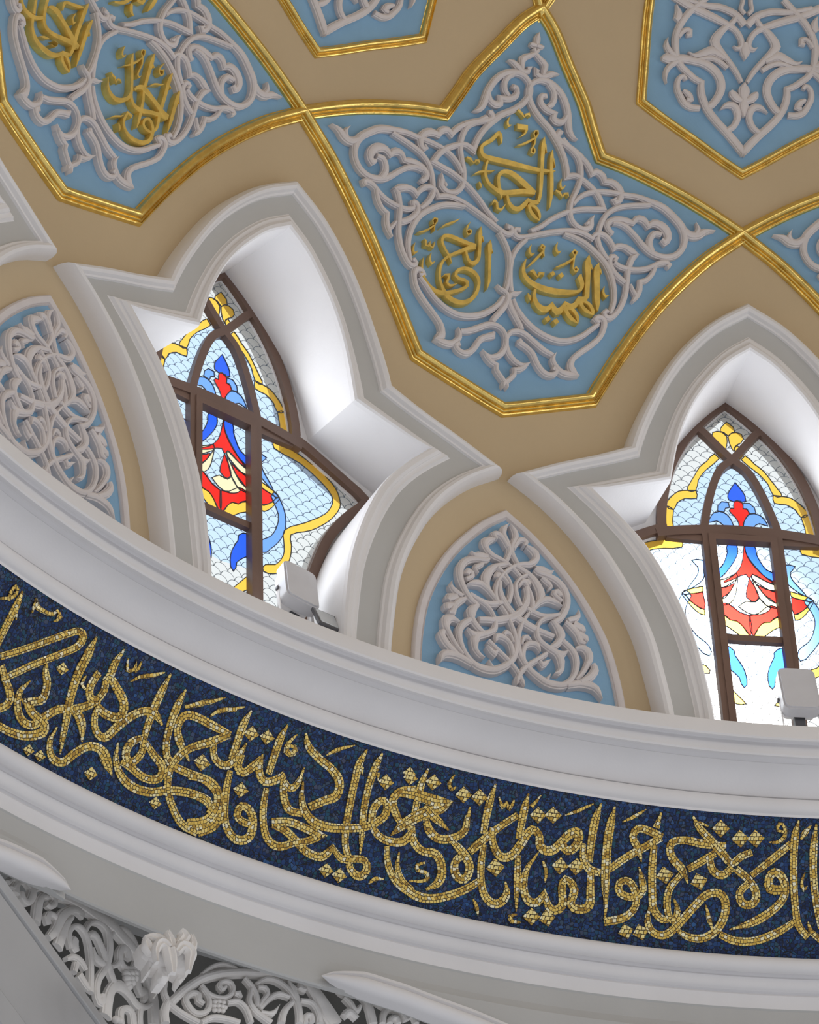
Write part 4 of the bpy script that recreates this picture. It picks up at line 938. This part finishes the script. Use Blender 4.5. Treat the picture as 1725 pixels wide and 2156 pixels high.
# ================================================================== CORNICES round the drum
led = [(7.6, 13.49), (6.65, 13.49), (6.632, 13.485), (6.628, 13.47), (6.628, 13.385), (6.636, 13.374), (6.652, 13.376), (6.668, 13.402), (6.692, 13.405), (6.703, 13.392), (6.70, 13.36), (6.70, 13.308), (6.708, 13.298), (6.724, 13.30), (6.742, 13.326), (6.768, 13.328), (6.785, 13.30)]
cove = [(6.785 + .20 * (.4 * math.sin(rad(t)) + .6 * t / 90), 13.168 + .127 * (.4 * math.cos(rad(t)) + .6 * (1 - t / 90))) for t in range(0, 91, 9)]
bead = arc_prof((7.0, 13.11), .056, 85, 262, 12)
ring('trim_1', led + cove + [(6.97, 13.166)] + bead + [(7.0, 13.04)], M['white'])
low = arc_prof((7.44, 12.222), .052, 80, 268, 12) + [(7.452, 12.172), (7.466, 12.192), (7.486, 12.192), (7.492, 12.17), (7.488, 12.158)] + [(7.49 + .042 * (1 - math.cos(rad(t))), 12.155 - .062 * math.sin(rad(t))) for t in range(0, 91, 15)] + [(7.536, 12.09), (7.548, 12.10), (7.556, 12.085), (7.548, 12.07), (7.552, 12.06), (7.566, 11.985)]
ring('trim_2', low, M['white'])
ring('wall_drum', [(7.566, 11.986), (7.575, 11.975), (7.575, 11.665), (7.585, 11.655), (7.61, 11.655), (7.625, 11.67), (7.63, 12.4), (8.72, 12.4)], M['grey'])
ring('wall_back', [(8.7, 12.42), (8.7, 9.4)], M['conc'])
# spandrel faces under the drum on either side of the corner
BEADZ = [(6.6, 11.70), (8.5, 11.69), (10.7, 11.67), (14.3, 11.593), (18, 11.47), (25, 11.15), (34, 10.6)]
BEADZ_L = [(6.9, 11.655), (8.5, 11.655), (10.7, 11.64), (14.3, 11.57), (18, 11.45), (25, 11.13), (34, 10.58)]
def bead_z(a, T):
    for (p, q), (r, s) in zip(T, T[1:]):
        if a <= r: return q + (s - q) * (a - p) / (r - p)
    return T[-1][1]
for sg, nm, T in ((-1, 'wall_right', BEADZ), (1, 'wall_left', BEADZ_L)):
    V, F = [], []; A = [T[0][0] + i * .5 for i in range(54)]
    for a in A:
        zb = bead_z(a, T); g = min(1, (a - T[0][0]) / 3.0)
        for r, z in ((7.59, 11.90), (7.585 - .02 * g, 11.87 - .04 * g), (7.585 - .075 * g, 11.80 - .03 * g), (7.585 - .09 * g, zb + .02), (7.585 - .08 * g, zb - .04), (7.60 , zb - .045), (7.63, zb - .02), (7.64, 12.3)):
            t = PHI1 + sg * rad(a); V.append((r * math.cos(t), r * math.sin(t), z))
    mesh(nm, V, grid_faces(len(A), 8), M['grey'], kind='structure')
    # roll moulding along its lower edge
    V, F = [], []; prof = [(.0, .075), (-.03, .075), (-.035, .055), (-.02, .045)] + [(-.045 * math.sin(rad(t)) - .012, .045 * math.cos(rad(t)) - .005) for t in range(10, 181, 17)] + [(.05, -.05)]
    for a in A:
        zb = bead_z(a, T); g = min(1, .02 + ((a - T[0][0]) / 2.2) ** .6); t = PHI1 + sg * rad(a)
        for dr, dz in prof: r = 7.515 + dr * g * 1.25 + .02 * (1 - g); V.append((r * math.cos(t), r * math.sin(t), zb + dz * g * 1.1))
    V2 = V; mesh('trim_3' if sg < 0 else 'trim_4', V2, grid_faces(len(A), len(prof)), M['white'], kind='structure')
# broad moulded rib crossing the lower left corner
LP0 = Vector((4.18404239, 6.91232155, 0)); LPL = Vector((3.13352288, 7.14290098, 0)); LPR = Vector((5.08498497, 5.91463675, 0))
CAMXY = Vector((-11.410638, 0, 0))
class Plane:
    def __init__(s, A, B):
        s.A = A; s.d = (B - A).normalized(); s.n = Vector((-s.d.y, s.d.x, 0))
        if s.n.dot(CAMXY - A) < 0: s.n = -s.n
    def p(s, u, z, h=0.0): return s.A + s.d * u + s.n * h + Vector((0, 0, z))
    def nrm(s, u, z): return s.n
PLN_L, PLN_R = Plane(LP0, LPL), Plane(LP0, LPR)
PLN_F = Plane(LP0 + PLN_R.n * .85, LPR + PLN_R.n * .85)
lines = [lambda u: 11.563 + (u - 1.366) * .4555, lambda u: 11.471 + (u - 1.36) * .4429, lambda u: 10.852 + (u - 1.319) * .4375]
sec = [(0, 0.0, -.12), (0, 0.0, .03), (0, -.006, .04), (1, .008, .045), (1, 0, .04), (1, -.004, .02), (1, -.012, .018), (1, -.02, .03), (2, .012, .03), (2, .004, .012), (2, -.006, .014), (2, -.012, .045), (2, -.2, .05), (2, -.22, -.12)]
V = []
US = [-.8, 1.75]
for u in US:
    for i, dz, h in sec: V.append(PLN_L.p(u, lines[i](u) + dz, .13 + h))
mesh('trim_5', V, grid_faces(2, len(sec)), M['rib'], kind='structure', sharp=.3)
# ================================================================== MOSAIC FRIEZE
fz = thing('mosaic_frieze', 'dark blue glass mosaic band with a flowing gold inscription, curving below the windows', 'frieze', (7.2, 0, 12.66), 1)
V, UV = [], []
NA = 150
for i in range(NA + 1):
    a = -52 + 104 * i / NA
    for j in range(7):
        z = FZ[1] + (FZ[3] - FZ[1]) * j / 6; V.append(cone(a, z)); UV.append((rad(a) * 7.2, j * _fl / 6))
mesh('mosaic_ground', V, grid_faces(NA + 1, 7), M['mblue'], fz, uv=UV)
strokes(FRIEZE['letter'], 'letter', M['mgold'], fz, cone, cone_n, .125, .008, FLAT, uvmap=True, h0=.001)
strokes(FRIEZE['mark'], 'vowel_mark', M['mgold'], fz, cone, cone_n, .125, .008, FLAT, uvmap=True, h0=.001)
prisms(FRIEZE['dot'], 'letter_dot', M['mgold'], fz, cone, .008, .001, uvmap=True)
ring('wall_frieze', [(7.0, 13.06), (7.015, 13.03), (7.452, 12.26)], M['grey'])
# ================================================================== WINDOW SURROUNDS, REVEALS, STAINED GLASS
SUR_LABEL = {0: 'white moulded window surround cut off by the left edge, only its right shoulder showing',
             1: 'white and grey pointed window surround with shoulders, the whole one at left centre',
             2: 'white and grey pointed window surround at the right, behind the bright sunlit glass'}
PROF_IN = [(0, .085), (.012, .118), (.05, .132), (.12, .132), (.17, .118), (.18, .106), (.20, .104), (.26, .104), (.275, .096), (.30, .085), (.32, .083)]
PROF_FA = [(.31, .083), (.71, .083)]
PROF_OUT = [(.70, .083), (.715, .10), (.755, .103), (.765, .112), (.79, .128), (.85, .138), (.91, .130), (.96, .105), (.99, .06), (1.0, -.02)]
cf727, cn727 = cyl(7.27)
for k in WIN_K:
    w_ = thing('window_surround', SUR_LABEL[k], 'window surround', (6.75, 0, 13.49), k, 'moulded window surrounds of the dome')
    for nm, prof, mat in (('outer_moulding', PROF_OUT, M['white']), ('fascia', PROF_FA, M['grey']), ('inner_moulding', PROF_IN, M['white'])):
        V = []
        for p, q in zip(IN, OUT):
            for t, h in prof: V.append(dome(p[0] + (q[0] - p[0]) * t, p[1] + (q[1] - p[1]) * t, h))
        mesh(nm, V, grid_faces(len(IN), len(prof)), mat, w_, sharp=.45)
    V = []
    for p, q in zip(IN, FAR):
        A = dome(p[0], p[1], .087); B = cf727(q[0], q[1])
        for s in range(9): V.append(A.lerp(B, s / 8))
    mesh('reveal', V, grid_faces(len(IN), 9), M['white'], w_, sharp=.6)
    V = []
    for p, q in zip(FAR, GLS):
        V.append(cf727(p[0], p[1])); V.append(cf727(q[0] * .985, q[1] - .01, -.01)); V.append(cf727(q[0] * .985, q[1] - .01, -.12))
    mesh('glass_rebate', V, grid_faces(len(FAR), 3), M['white'], w_, sharp=.4)
    # window itself
    wn = thing('window_%d' % (k + 1), ('stained glass window with red flower, sunlit at right', '')[1], 'window', (7.27, 0, 13.49), k)
    del wn['label'], wn['category']; wn['kind'] = 'structure'
    fr = [(a * (1 - .035 / max(.12 * abs(a), .035) * min(1, abs(a) / 1.2)) if 0 else a, z) for a, z in GLS]
    def inset(L, d):
        o = []
        for i, (a, z) in enumerate(L):
            p, q = L[max(i - 1, 0)], L[min(i + 1, len(L) - 1)]
            tx, tz = (q[0] - p[0]) * .127, q[1] - p[1]; l = math.hypot(tx, tz) or 1
            o.append((a + (tz / l) * d / .127 * -1 * -1, z - (tx / l) * d * -1 * -1) if 0 else (a - (-tz / l) * d / .127 * 1, z + (-tx / l) * d * -1 * 1 * -1))
        return o
    # outline runs from the left foot over the apex to the right foot: inside is on its right hand
    LI = inset(GLS, .033)
    V, F, UV = ribbon([(a, z, .066) for a, z in LI], cf727, cn727, .05, THIN, -.02)
    mesh('window_frame', V, F, M['brown'], wn)
    BP = [(p[0], p[1]) for p in parse(GLASS['bars'][0])]; BQ = [(-p[0], p[1]) for p in parse(GLASS['bars'][1])]
    for P in [BP[::-1][:-1] + [(0, (BP[0][1] + BQ[0][1]) / 2)] + BQ[1:]]:
        for sg in (1, -1):
            V, F, UV = ribbon(crv([(p[0] * sg, p[1], .055, False) for p in P], .127, .06), cf727, cn727, .05, THIN, -.02)
            mesh('tracery_bar', V, F, M['brown'], wn)
    tz = lambda a: 15.515 - .0035 * a * a
    V, F, UV = ribbon([(a / 4, tz(a / 4), .075) for a in range(-19, 20)], cf727, cn727, .055, THIN, -.02); mesh('transom', V, F, M['brown'], wn)
    for sg in (1, -1):
        V, F, UV = ribbon([(sg * 2.05, 15.48 - i * .2, .042) for i in range(12)], cf727, cn727, .055, THIN, -.02); mesh('mullion', V, F, M['brown'], wn)
        V, F, UV = ribbon([(sg * (2.08 + (a / 8) * (4.2 - 2.08)), tz(3) - .055, .05) for a in range(9)], cf727, cn727, .04, THIN, -.015); mesh('side_light_rail', V, F, M['brown'], wn)
    cas = [(1.70, 15.44), (1.70, 13.42), (-1.70, 13.42), (-1.70, 15.44)]
    V, F, UV = ribbon([(a, z, .048) for a, z in cas], cf727, cn727, .065, THIN, -.02, closed=True); mesh('casement_frame', V, F, M['brown'], wn)
    V, F, UV = ribbon([(1.5 - i * .3, 14.61, .05) for i in range(11)], cf727, cn727, .045, THIN, -.02); mesh('casement_rail', V, F, M['brown'], wn)
    g2, gn2 = cyl(7.292); REG = [('clear', LI)]
    for q in GLASS['inner']:
        P = parse(q.split(' ', 1)[1])
        P[0] = (0.0,) + P[0][1:]; P[-1] = (0.0,) + P[-1][1:]
        for sg in (1, -1): REG.append(('pale', [(p[0] * sg, p[1]) for p in P]))
    LV, LF = [], []
    for gname, sgs in (('half', (1, -1)), ('axis', (1,))):
        for q in GLASS[gname]:
            c, rest = q.split(' ', 1); P = parse(rest)
            for sg in sgs:
                Q = [(v[0] * sg, v[1]) for v in crv([(p[0], p[1], 0, False) for p in P + [P[0]]], .127, .05, 3)][:-1]
                REG.append((c, Q))
                V, F, UV = ribbon([(a, z, .0055) for a, z in Q], g2, gn2, .006, THIN, -.003, closed=True); n0 = len(LV); LV += V; LF += [tuple(i + n0 for i in f) for f in F]
    pv, pe = [], []
    for c, Q in REG:
        n0 = len(pv); pv += [Vector((a * .127, z)) for a, z in Q]; pe += [(n0 + i, n0 + (i + 1) % len(Q)) for i in range(len(Q))]
    for x in range(-9, 10):
        n0 = len(pv); pv += [Vector((x * .125, 13.3)), Vector((x * .125, 16.7))]; pe.append((n0, n0 + 1))
    vv, _, ff, _, _, _ = delaunay_2d_cdt(pv, pe, [], 0, 1e-5)
    bycol = {}
    for f in ff:
        cx = sum(vv[i].x for i in f) / len(f) / .127; cz = sum(vv[i].y for i in f) / len(f)
        if not inside(cx, cz, LI): continue
        col = 'clear'
        for c, Q in REG[1:]:
            if inside(cx, cz, Q): col = c
        bycol.setdefault(col, []).append(tuple(f))
    for c, F in bycol.items():
        ids = sorted({i for f in F for i in f}); mp = {i: n for n, i in enumerate(ids)}
        mesh({'blue': 'deep_blue', 'sky': 'pale_blue', 'pale': 'tinted_scale'}.get(c, c) + '_panes', [g2(vv[i].x / .127, vv[i].y) for i in ids], [tuple(mp[i] for i in f) for f in F], M[{'blue': 'blue_g', 'sky': 'sky_g'}.get(c, c)], wn, uv=[(vv[i].x, vv[i].y) for i in ids])
    mesh('leading', LV, LF, M['lead'], wn)
# ================================================================== STAR PANELS
ST_LO = [(0, 15.845), (2.8, 15.965), (5.45, 16.07), (6.2, 16.235), (7.1, 16.425), (8.9, 16.755), (10.76, 17.02), (12.75, 17.245), (15.0, 17.435)]
ST_UP = [(0, 18.68), (1.2, 18.57), (2.42, 18.40), (4.0, 18.165), (4.75, 18.0), (5.5, 17.837), (7.1, 17.805), (8.9, 17.75), (11.2, 17.657), (13.2, 17.55), (15.0, 17.435)]
LO = smooth_line(ST_LO, .115, .05, (0, 2)); UP = smooth_line(ST_UP, .11, .05, (0, 5))
LO_W, UP_W = mirror_line(LO), mirror_line(UP)
GOLDP = [(-1, 0), (-1, .22), (-.9, .42), (-.78, .45), (-.68, .28), (-.6, .28), (-.55, .5), (-.44, .58), (-.34, .45), (-.28, .45), (-.22, .72), (-.05, .93), (.2, 1.0), (.45, .95), (.68, .75), (.8, .5), (.84, .3), (.97, .28), (1, .2), (1, 0)]
def gold_frame(parent, lines, wd, h=.062):
    V, F = [], []
    for L in lines:
        v, f, _ = ribbon([(a, z, wd) for a, z in L], dome, dome_n, h, GOLDP); n0 = len(V); V += v; F += [tuple(i + n0 for i in q) for q in f]
    return mesh('gold_frame', V, F, M['gold'], parent, sharp=.7)
def sub(name, parent):
    o = bpy.data.objects.new(name, None); COL.objects.link(o); o.parent = parent; o.empty_display_size = .1; return o
def inscription(parent, D):
    e = sub('inscription', parent)
    for g, nm in (('letter', 'letter'), ('mark', 'vowel_mark')):
        if g in D: strokes(D[g], nm, M['goldl'], e, dome, dome_n, .115, .055, FLAT, h0=.012)
    if 'dot' in D: prisms(D['dot'], 'letter_dot', M['goldl'], e, dome, .055, .012)
STAR_LABEL = {.5: 'blue star panel in the top left corner with gold words in two roundels',
              1.5: 'whole blue star panel at upper centre with three gold words in white scrollwork',
              2.5: 'tip of a blue star panel entering at the right edge, no gold words showing'}
for k in (1.5, .5, 2.5):
    s_ = thing('star_panel', STAR_LABEL[k], 'ceiling panel', (6.3, 0, 17.2), k, 'gold framed star panels of the dome')
    V, F, UV = fill2d(LO_W + UP_W[::-1][1:-1], .112, .14, lambda a, z: dome(a, z, .012)); mesh('field', V, F, M['blue'], s_)
    gold_frame(s_, (LO_W, UP_W), .108, .068)
    strokes(STAR['scroll'], 'scroll', M['stucco'], s_, dome, dome_n, .115, .06, ROUND, True, h0=.01)
    for s in STAR['axis']:
        V, F, UV = ribbon(crv([(0.0, p[1], p[2], False) for p in parse(s)], .115), dome, dome_n, .055, ROUND, .01); mesh('finial_leaf', V, F, M['stucco'], s_)
    for D in {1.5: (WT, WL, WR), .5: (W2A, W2B, W2C), 2.5: ()}[k]: inscription(s_, D)
# short stretch of the next gold moulding above the central star
g_ = thing('gold_moulding', 'pair of gold ribs running up from the top crossing of the central star, at the top edge', 'moulding', (5.7, 0, 18.9), 1.5)
gold_frame(g_, ([(1.1, 18.95), (.55, 18.80), (0, 18.68), (-.55, 18.80), (-1.1, 18.95), (-2.2, 19.3)][::-1],), .108)
# ================================================================== KITE PANELS between the stars
HX = smooth_line([(0, 17.862), (1.4, 17.945), (3.3, 18.06), (5.3, 18.165), (7.02, 18.257), (7.05, 18.5), (7.1, 18.87), (6.7, 19.3), (4.2, 20.1), (0, 20.8)], .105, .05, (0, 4, 9))
HX_C = HX + [(-a, z) for a, z in reversed(HX[1:-1])]
for k, lb in ((1, 'blue kite panel with a gold rim at the top edge, only its lower corner showing'), (2, 'blue kite panel with white arabesque in the upper right corner')):
    s_ = thing('kite_panel', lb, 'ceiling panel', (6.0, 0, 18.4), k, 'gold framed kite panels high in the dome')
    V, F, UV = fill2d(HX_C, .105, .14, lambda a, z: dome(a, z, .012)); mesh('field', V, F, M['blue'], s_)
    V, F, _ = ribbon([(a, z, .072) for a, z in reversed(HX_C)], dome, dome_n, .05, GOLDP, closed=True); mesh('gold_frame', V, F, M['gold'], s_, sharp=.7)
    strokes(HEX['scroll'], 'scroll', M['stucco'], s_, dome, dome_n, .108, .055, ROUND, True, h0=.01)
    for s in HEX['axis']:
        V, F, UV = ribbon(crv([(0.0, p[1], p[2], False) for p in parse(s)], .108), dome, dome_n, .06, ROUND, .01); mesh('bud', V, F, M['stucco'], s_)
# ================================================================== NICHE PANELS between the windows
NO = smooth_line([(0, 15.0), (1.3, 14.875), (2.7, 14.69), (3.75, 14.51), (4.65, 14.30), (5.28, 14.10), (5.68, 13.865), (5.87, 13.66), (5.9, 13.55)], .119, .05, (0, 8))
NO_C = mirror_line(NO)
FRP = [(-1, 0), (-1, .5), (-.85, .75), (-.7, .5), (-.6, .5), (-.5, .8), (-.1, 1), (.6, .95), (.9, .7), (1, .4), (1, 0)]
for k, lb in ((.5, 'pointed blue niche panel with white openwork arabesque at the left edge, partly behind the ledge'), (1.5, 'pointed blue niche panel with white openwork arabesque between the two windows')):
    s_ = thing('niche_panel', lb, 'relief panel', (6.84, 0, 13.5), k, 'blue relief panels between the windows')
    V, F, UV = fill2d(NO_C, .119, .14, lambda a, z: dome(a, z, .012)); mesh('field', V, F, M['blue'], s_)
    L = NO_C + [(-5.9 + 11.8 * i / 12, 13.55) for i in range(1, 12)]
    V, F, _ = ribbon([(a, z, .068) for a, z in L], dome, dome_n, .035, FRP, closed=True); mesh('frame', V, F, M['stucco'], s_)
    strokes(NICHE['scroll'], 'scroll', M['stucco'], s_, dome, dome_n, .119, .062, ROUND, True, h0=.012)
# ================================================================== CARVED OPENWORK below the drum
def lattice(D, pl, label, base, hh=.05):
    t = thing('carved_lattice', label, 'carved screen', base, None, 'carved screens under the drum')
    strokes(D['rib'], 'border_rib', M['stone'], t, pl.p, pl.nrm, 1.0, hh * 1.15, ROUND)
    strokes(D['scroll'], 'scroll', M['stone'], t, pl.p, pl.nrm, 1.0, hh, ROUND)
    for s in D.get('grape', ()):
        P = parse(s); u = sum(p[0] for p in P) / 4; z = sum(p[1] for p in P) / 4; r = max(abs(p[0] - u) for p in P) * .85 + .003
        V, F = [], []
        for i in range(7):
            for j in range(10):
                V.append(pl.p(u + r * math.cos(j * PI / 5) * math.sin(PI * (i + .02) / 6.04), z + r * math.sin(j * PI / 5) * math.sin(PI * (i + .02) / 6.04), .035 + r * math.cos(PI * (i + .02) / 6.04)))
        F = [(i * 10 + j, i * 10 + (j + 1) % 10, (i + 1) * 10 + (j + 1) % 10, (i + 1) * 10 + j) for i in range(6) for j in range(10)]
        mesh('grape', V, F, M['stone'], t)
    return t
lattice(LATL, PLN_L, 'carved pale openwork screen with vine scrolls in the lower left corner, beside the broad rib', tuple(PLN_L.p(.6, 10.9)), .035)
lattice(LATR, PLN_R, 'carved pale openwork screen with vine scrolls at the bottom edge, right of the stone flower', tuple(PLN_R.p(.7, 10.9)))
fl = thing('carved_flower', 'carved stone lily with curling petals where the two openwork screens meet', 'carved flower', tuple(PLN_F.p(.05, 11.2)))
CUP = [(p[0], p[1]) for p in parse(LATF['cup'][0].split(' ', 1)[1])]
V, F, UV = fill2d(CUP, 1.0, .035, lambda u, z: (u, z)); V = list(V)
def edge_d(u, z):
    return min((Vector((u, z)) - Vector(a).lerp(Vector(b), max(0, min(1, (Vector((u, z)) - Vector(a)).dot(Vector(b) - Vector(a)) / max((Vector(b) - Vector(a)).length_squared, 1e-9))))).length for a, b in zip(CUP, CUP[1:] + CUP[:1]))
P3 = [PLN_F.p(u, z, .015 + .11 * min(1, edge_d(u, z) / .11) ** .5) for u, z in V]; n0 = len(P3)
P3 += [PLN_F.p(u, z, -.09) for u, z in CUP]; idx = {(round(u, 4), round(z, 4)): i for i, (u, z) in enumerate(V)}
F += [(idx[(round(a[0], 4), round(a[1], 4))], n0 + i, n0 + (i + 1) % len(CUP), idx[(round(b[0], 4), round(b[1], 4))]) for i, (a, b) in enumerate(zip(CUP, CUP[1:] + CUP[:1])) if (round(a[0], 4), round(a[1], 4)) in idx and (round(b[0], 4), round(b[1], 4)) in idx]
mesh('calyx', P3, F, M['stone'], fl, sharp=.9)
PETP = [(-1, 0), (-1, .35), (-.8, .7), (-.45, .95), (-.15, .8), (0, .7), (.15, .8), (.45, .95), (.8, .7), (1, .35), (1, 0)]
for i, s in enumerate(LATF['petal']):
    Q = crv(parse(s), 1.0, .02)
    V, F, UV = ribbon(Q, PLN_F.p, PLN_F.nrm, .05, PETP, .075 + .022 * (2 if i in (0, 1, 2) else 1 if i in (4, 5) else 0)); mesh('petal', V, F, M['stone'], fl)
# ================================================================== FLOODLIGHTS on the sills
def rbox(name, sx, sy, sz, bev, mat, parent, T, seg=4):
    bm = bmesh.new(); bmesh.ops.create_cube(bm, size=1)
    for v in bm.verts: v.co = Vector((v.co.x * sx, v.co.y * sy, v.co.z * sz))
    es = [e for e in bm.edges if abs((e.verts[0].co - e.verts[1].co).normalized().x) > .9] if bev[1] else bm.edges[:]
    bmesh.ops.bevel(bm, geom=es, offset=bev[0], segments=seg, affect='EDGES', profile=.5)
    if bev[1]: bmesh.ops.bevel(bm, geom=[e for e in bm.edges if e.calc_face_angle(0) > .8], offset=bev[1], segments=2, affect='EDGES')
    bm.verts.index_update(); V = [T @ v.co for v in bm.verts]; F = [tuple(v.index for v in f.verts) for f in bm.faces]; bm.free()
    return mesh(name, V, F, mat, parent)
def floodlight(label, k, a, z, r, yaw, pitch, roll=0):
    t_ = rad(a); c = Vector((r * math.cos(t_), r * math.sin(t_), z))
    o = thing('floodlight', label, 'floodlight', (c.x, c.y, 13.49), k, 'white box floodlights on the window sills')
    # local x = the lamp's facing (towards the hall), y = width, z = height
    T = Matrix.Translation(c) @ Matrix.Rotation(t_ + PI + rad(yaw), 4, 'Z') @ Matrix.Rotation(rad(-pitch), 4, 'Y') @ Matrix.Rotation(rad(roll), 4, 'X')
    rbox('housing', .10, .245, .37, (.045, .012), M['lamp'], o, T)
    rbox('back_box', .06, .20, .30, (.02, 0), M['white'], o, T @ Matrix.Translation((-.075, 0, 0)))
    for s in (1, -1):
        rbox('bracket_arm', .022, .008, .26, (.003, 0), M['white'], o, T @ Matrix.Translation((-.04, s * .122, -.13)), 1)
        rbox('pivot_knob', .03, .016, .03, (.006, 0), M['dark'], o, T @ Matrix.Translation((-.04, s * .13, -.04)), 2)
    d = c.z - 13.49
    rbox('stand', .04, .07, max(.05, d - .12), (.004, 0), M['dark'], o, Matrix.Translation((c.x + .05, c.y, 13.49 + max(.05, d - .12) / 2)), 1)
    return o
floodlight('white box floodlight on the sill of the left window, tilted beside the mullion', 1, -2.72, 13.985, 6.95, 2, 16, -8)
floodlight('white box floodlight on the sill of the right window, in front of the glare', 2, -1.28, 13.97, 6.95, 0, 10, 0)
p_ = thing('panel_lamp', 'small grey flat panel lamp with dark rim lying on the left window sill', 'floodlight', (6.80, -.44, 13.49), 1)
T = Matrix.Translation((6.80, -.435, 13.704)) @ Matrix.Rotation(rad(24.7), 4, 'Y')
rbox('rim', .025, .175, .175, (.006, 0), M['dark'], p_, T, 2)
rbox('lens', .012, .142, .142, (.003, 0), M['lens'], p_, T @ Matrix.Translation((-.010, 0, 0)), 1)
rbox('foot', .025, .04, .16, (.004, 0), M['dark'], p_, Matrix.Translation((6.795, -.435, 13.568)), 1)
for o in list(bpy.data.objects):
    if '_b' in o: del o['_b']
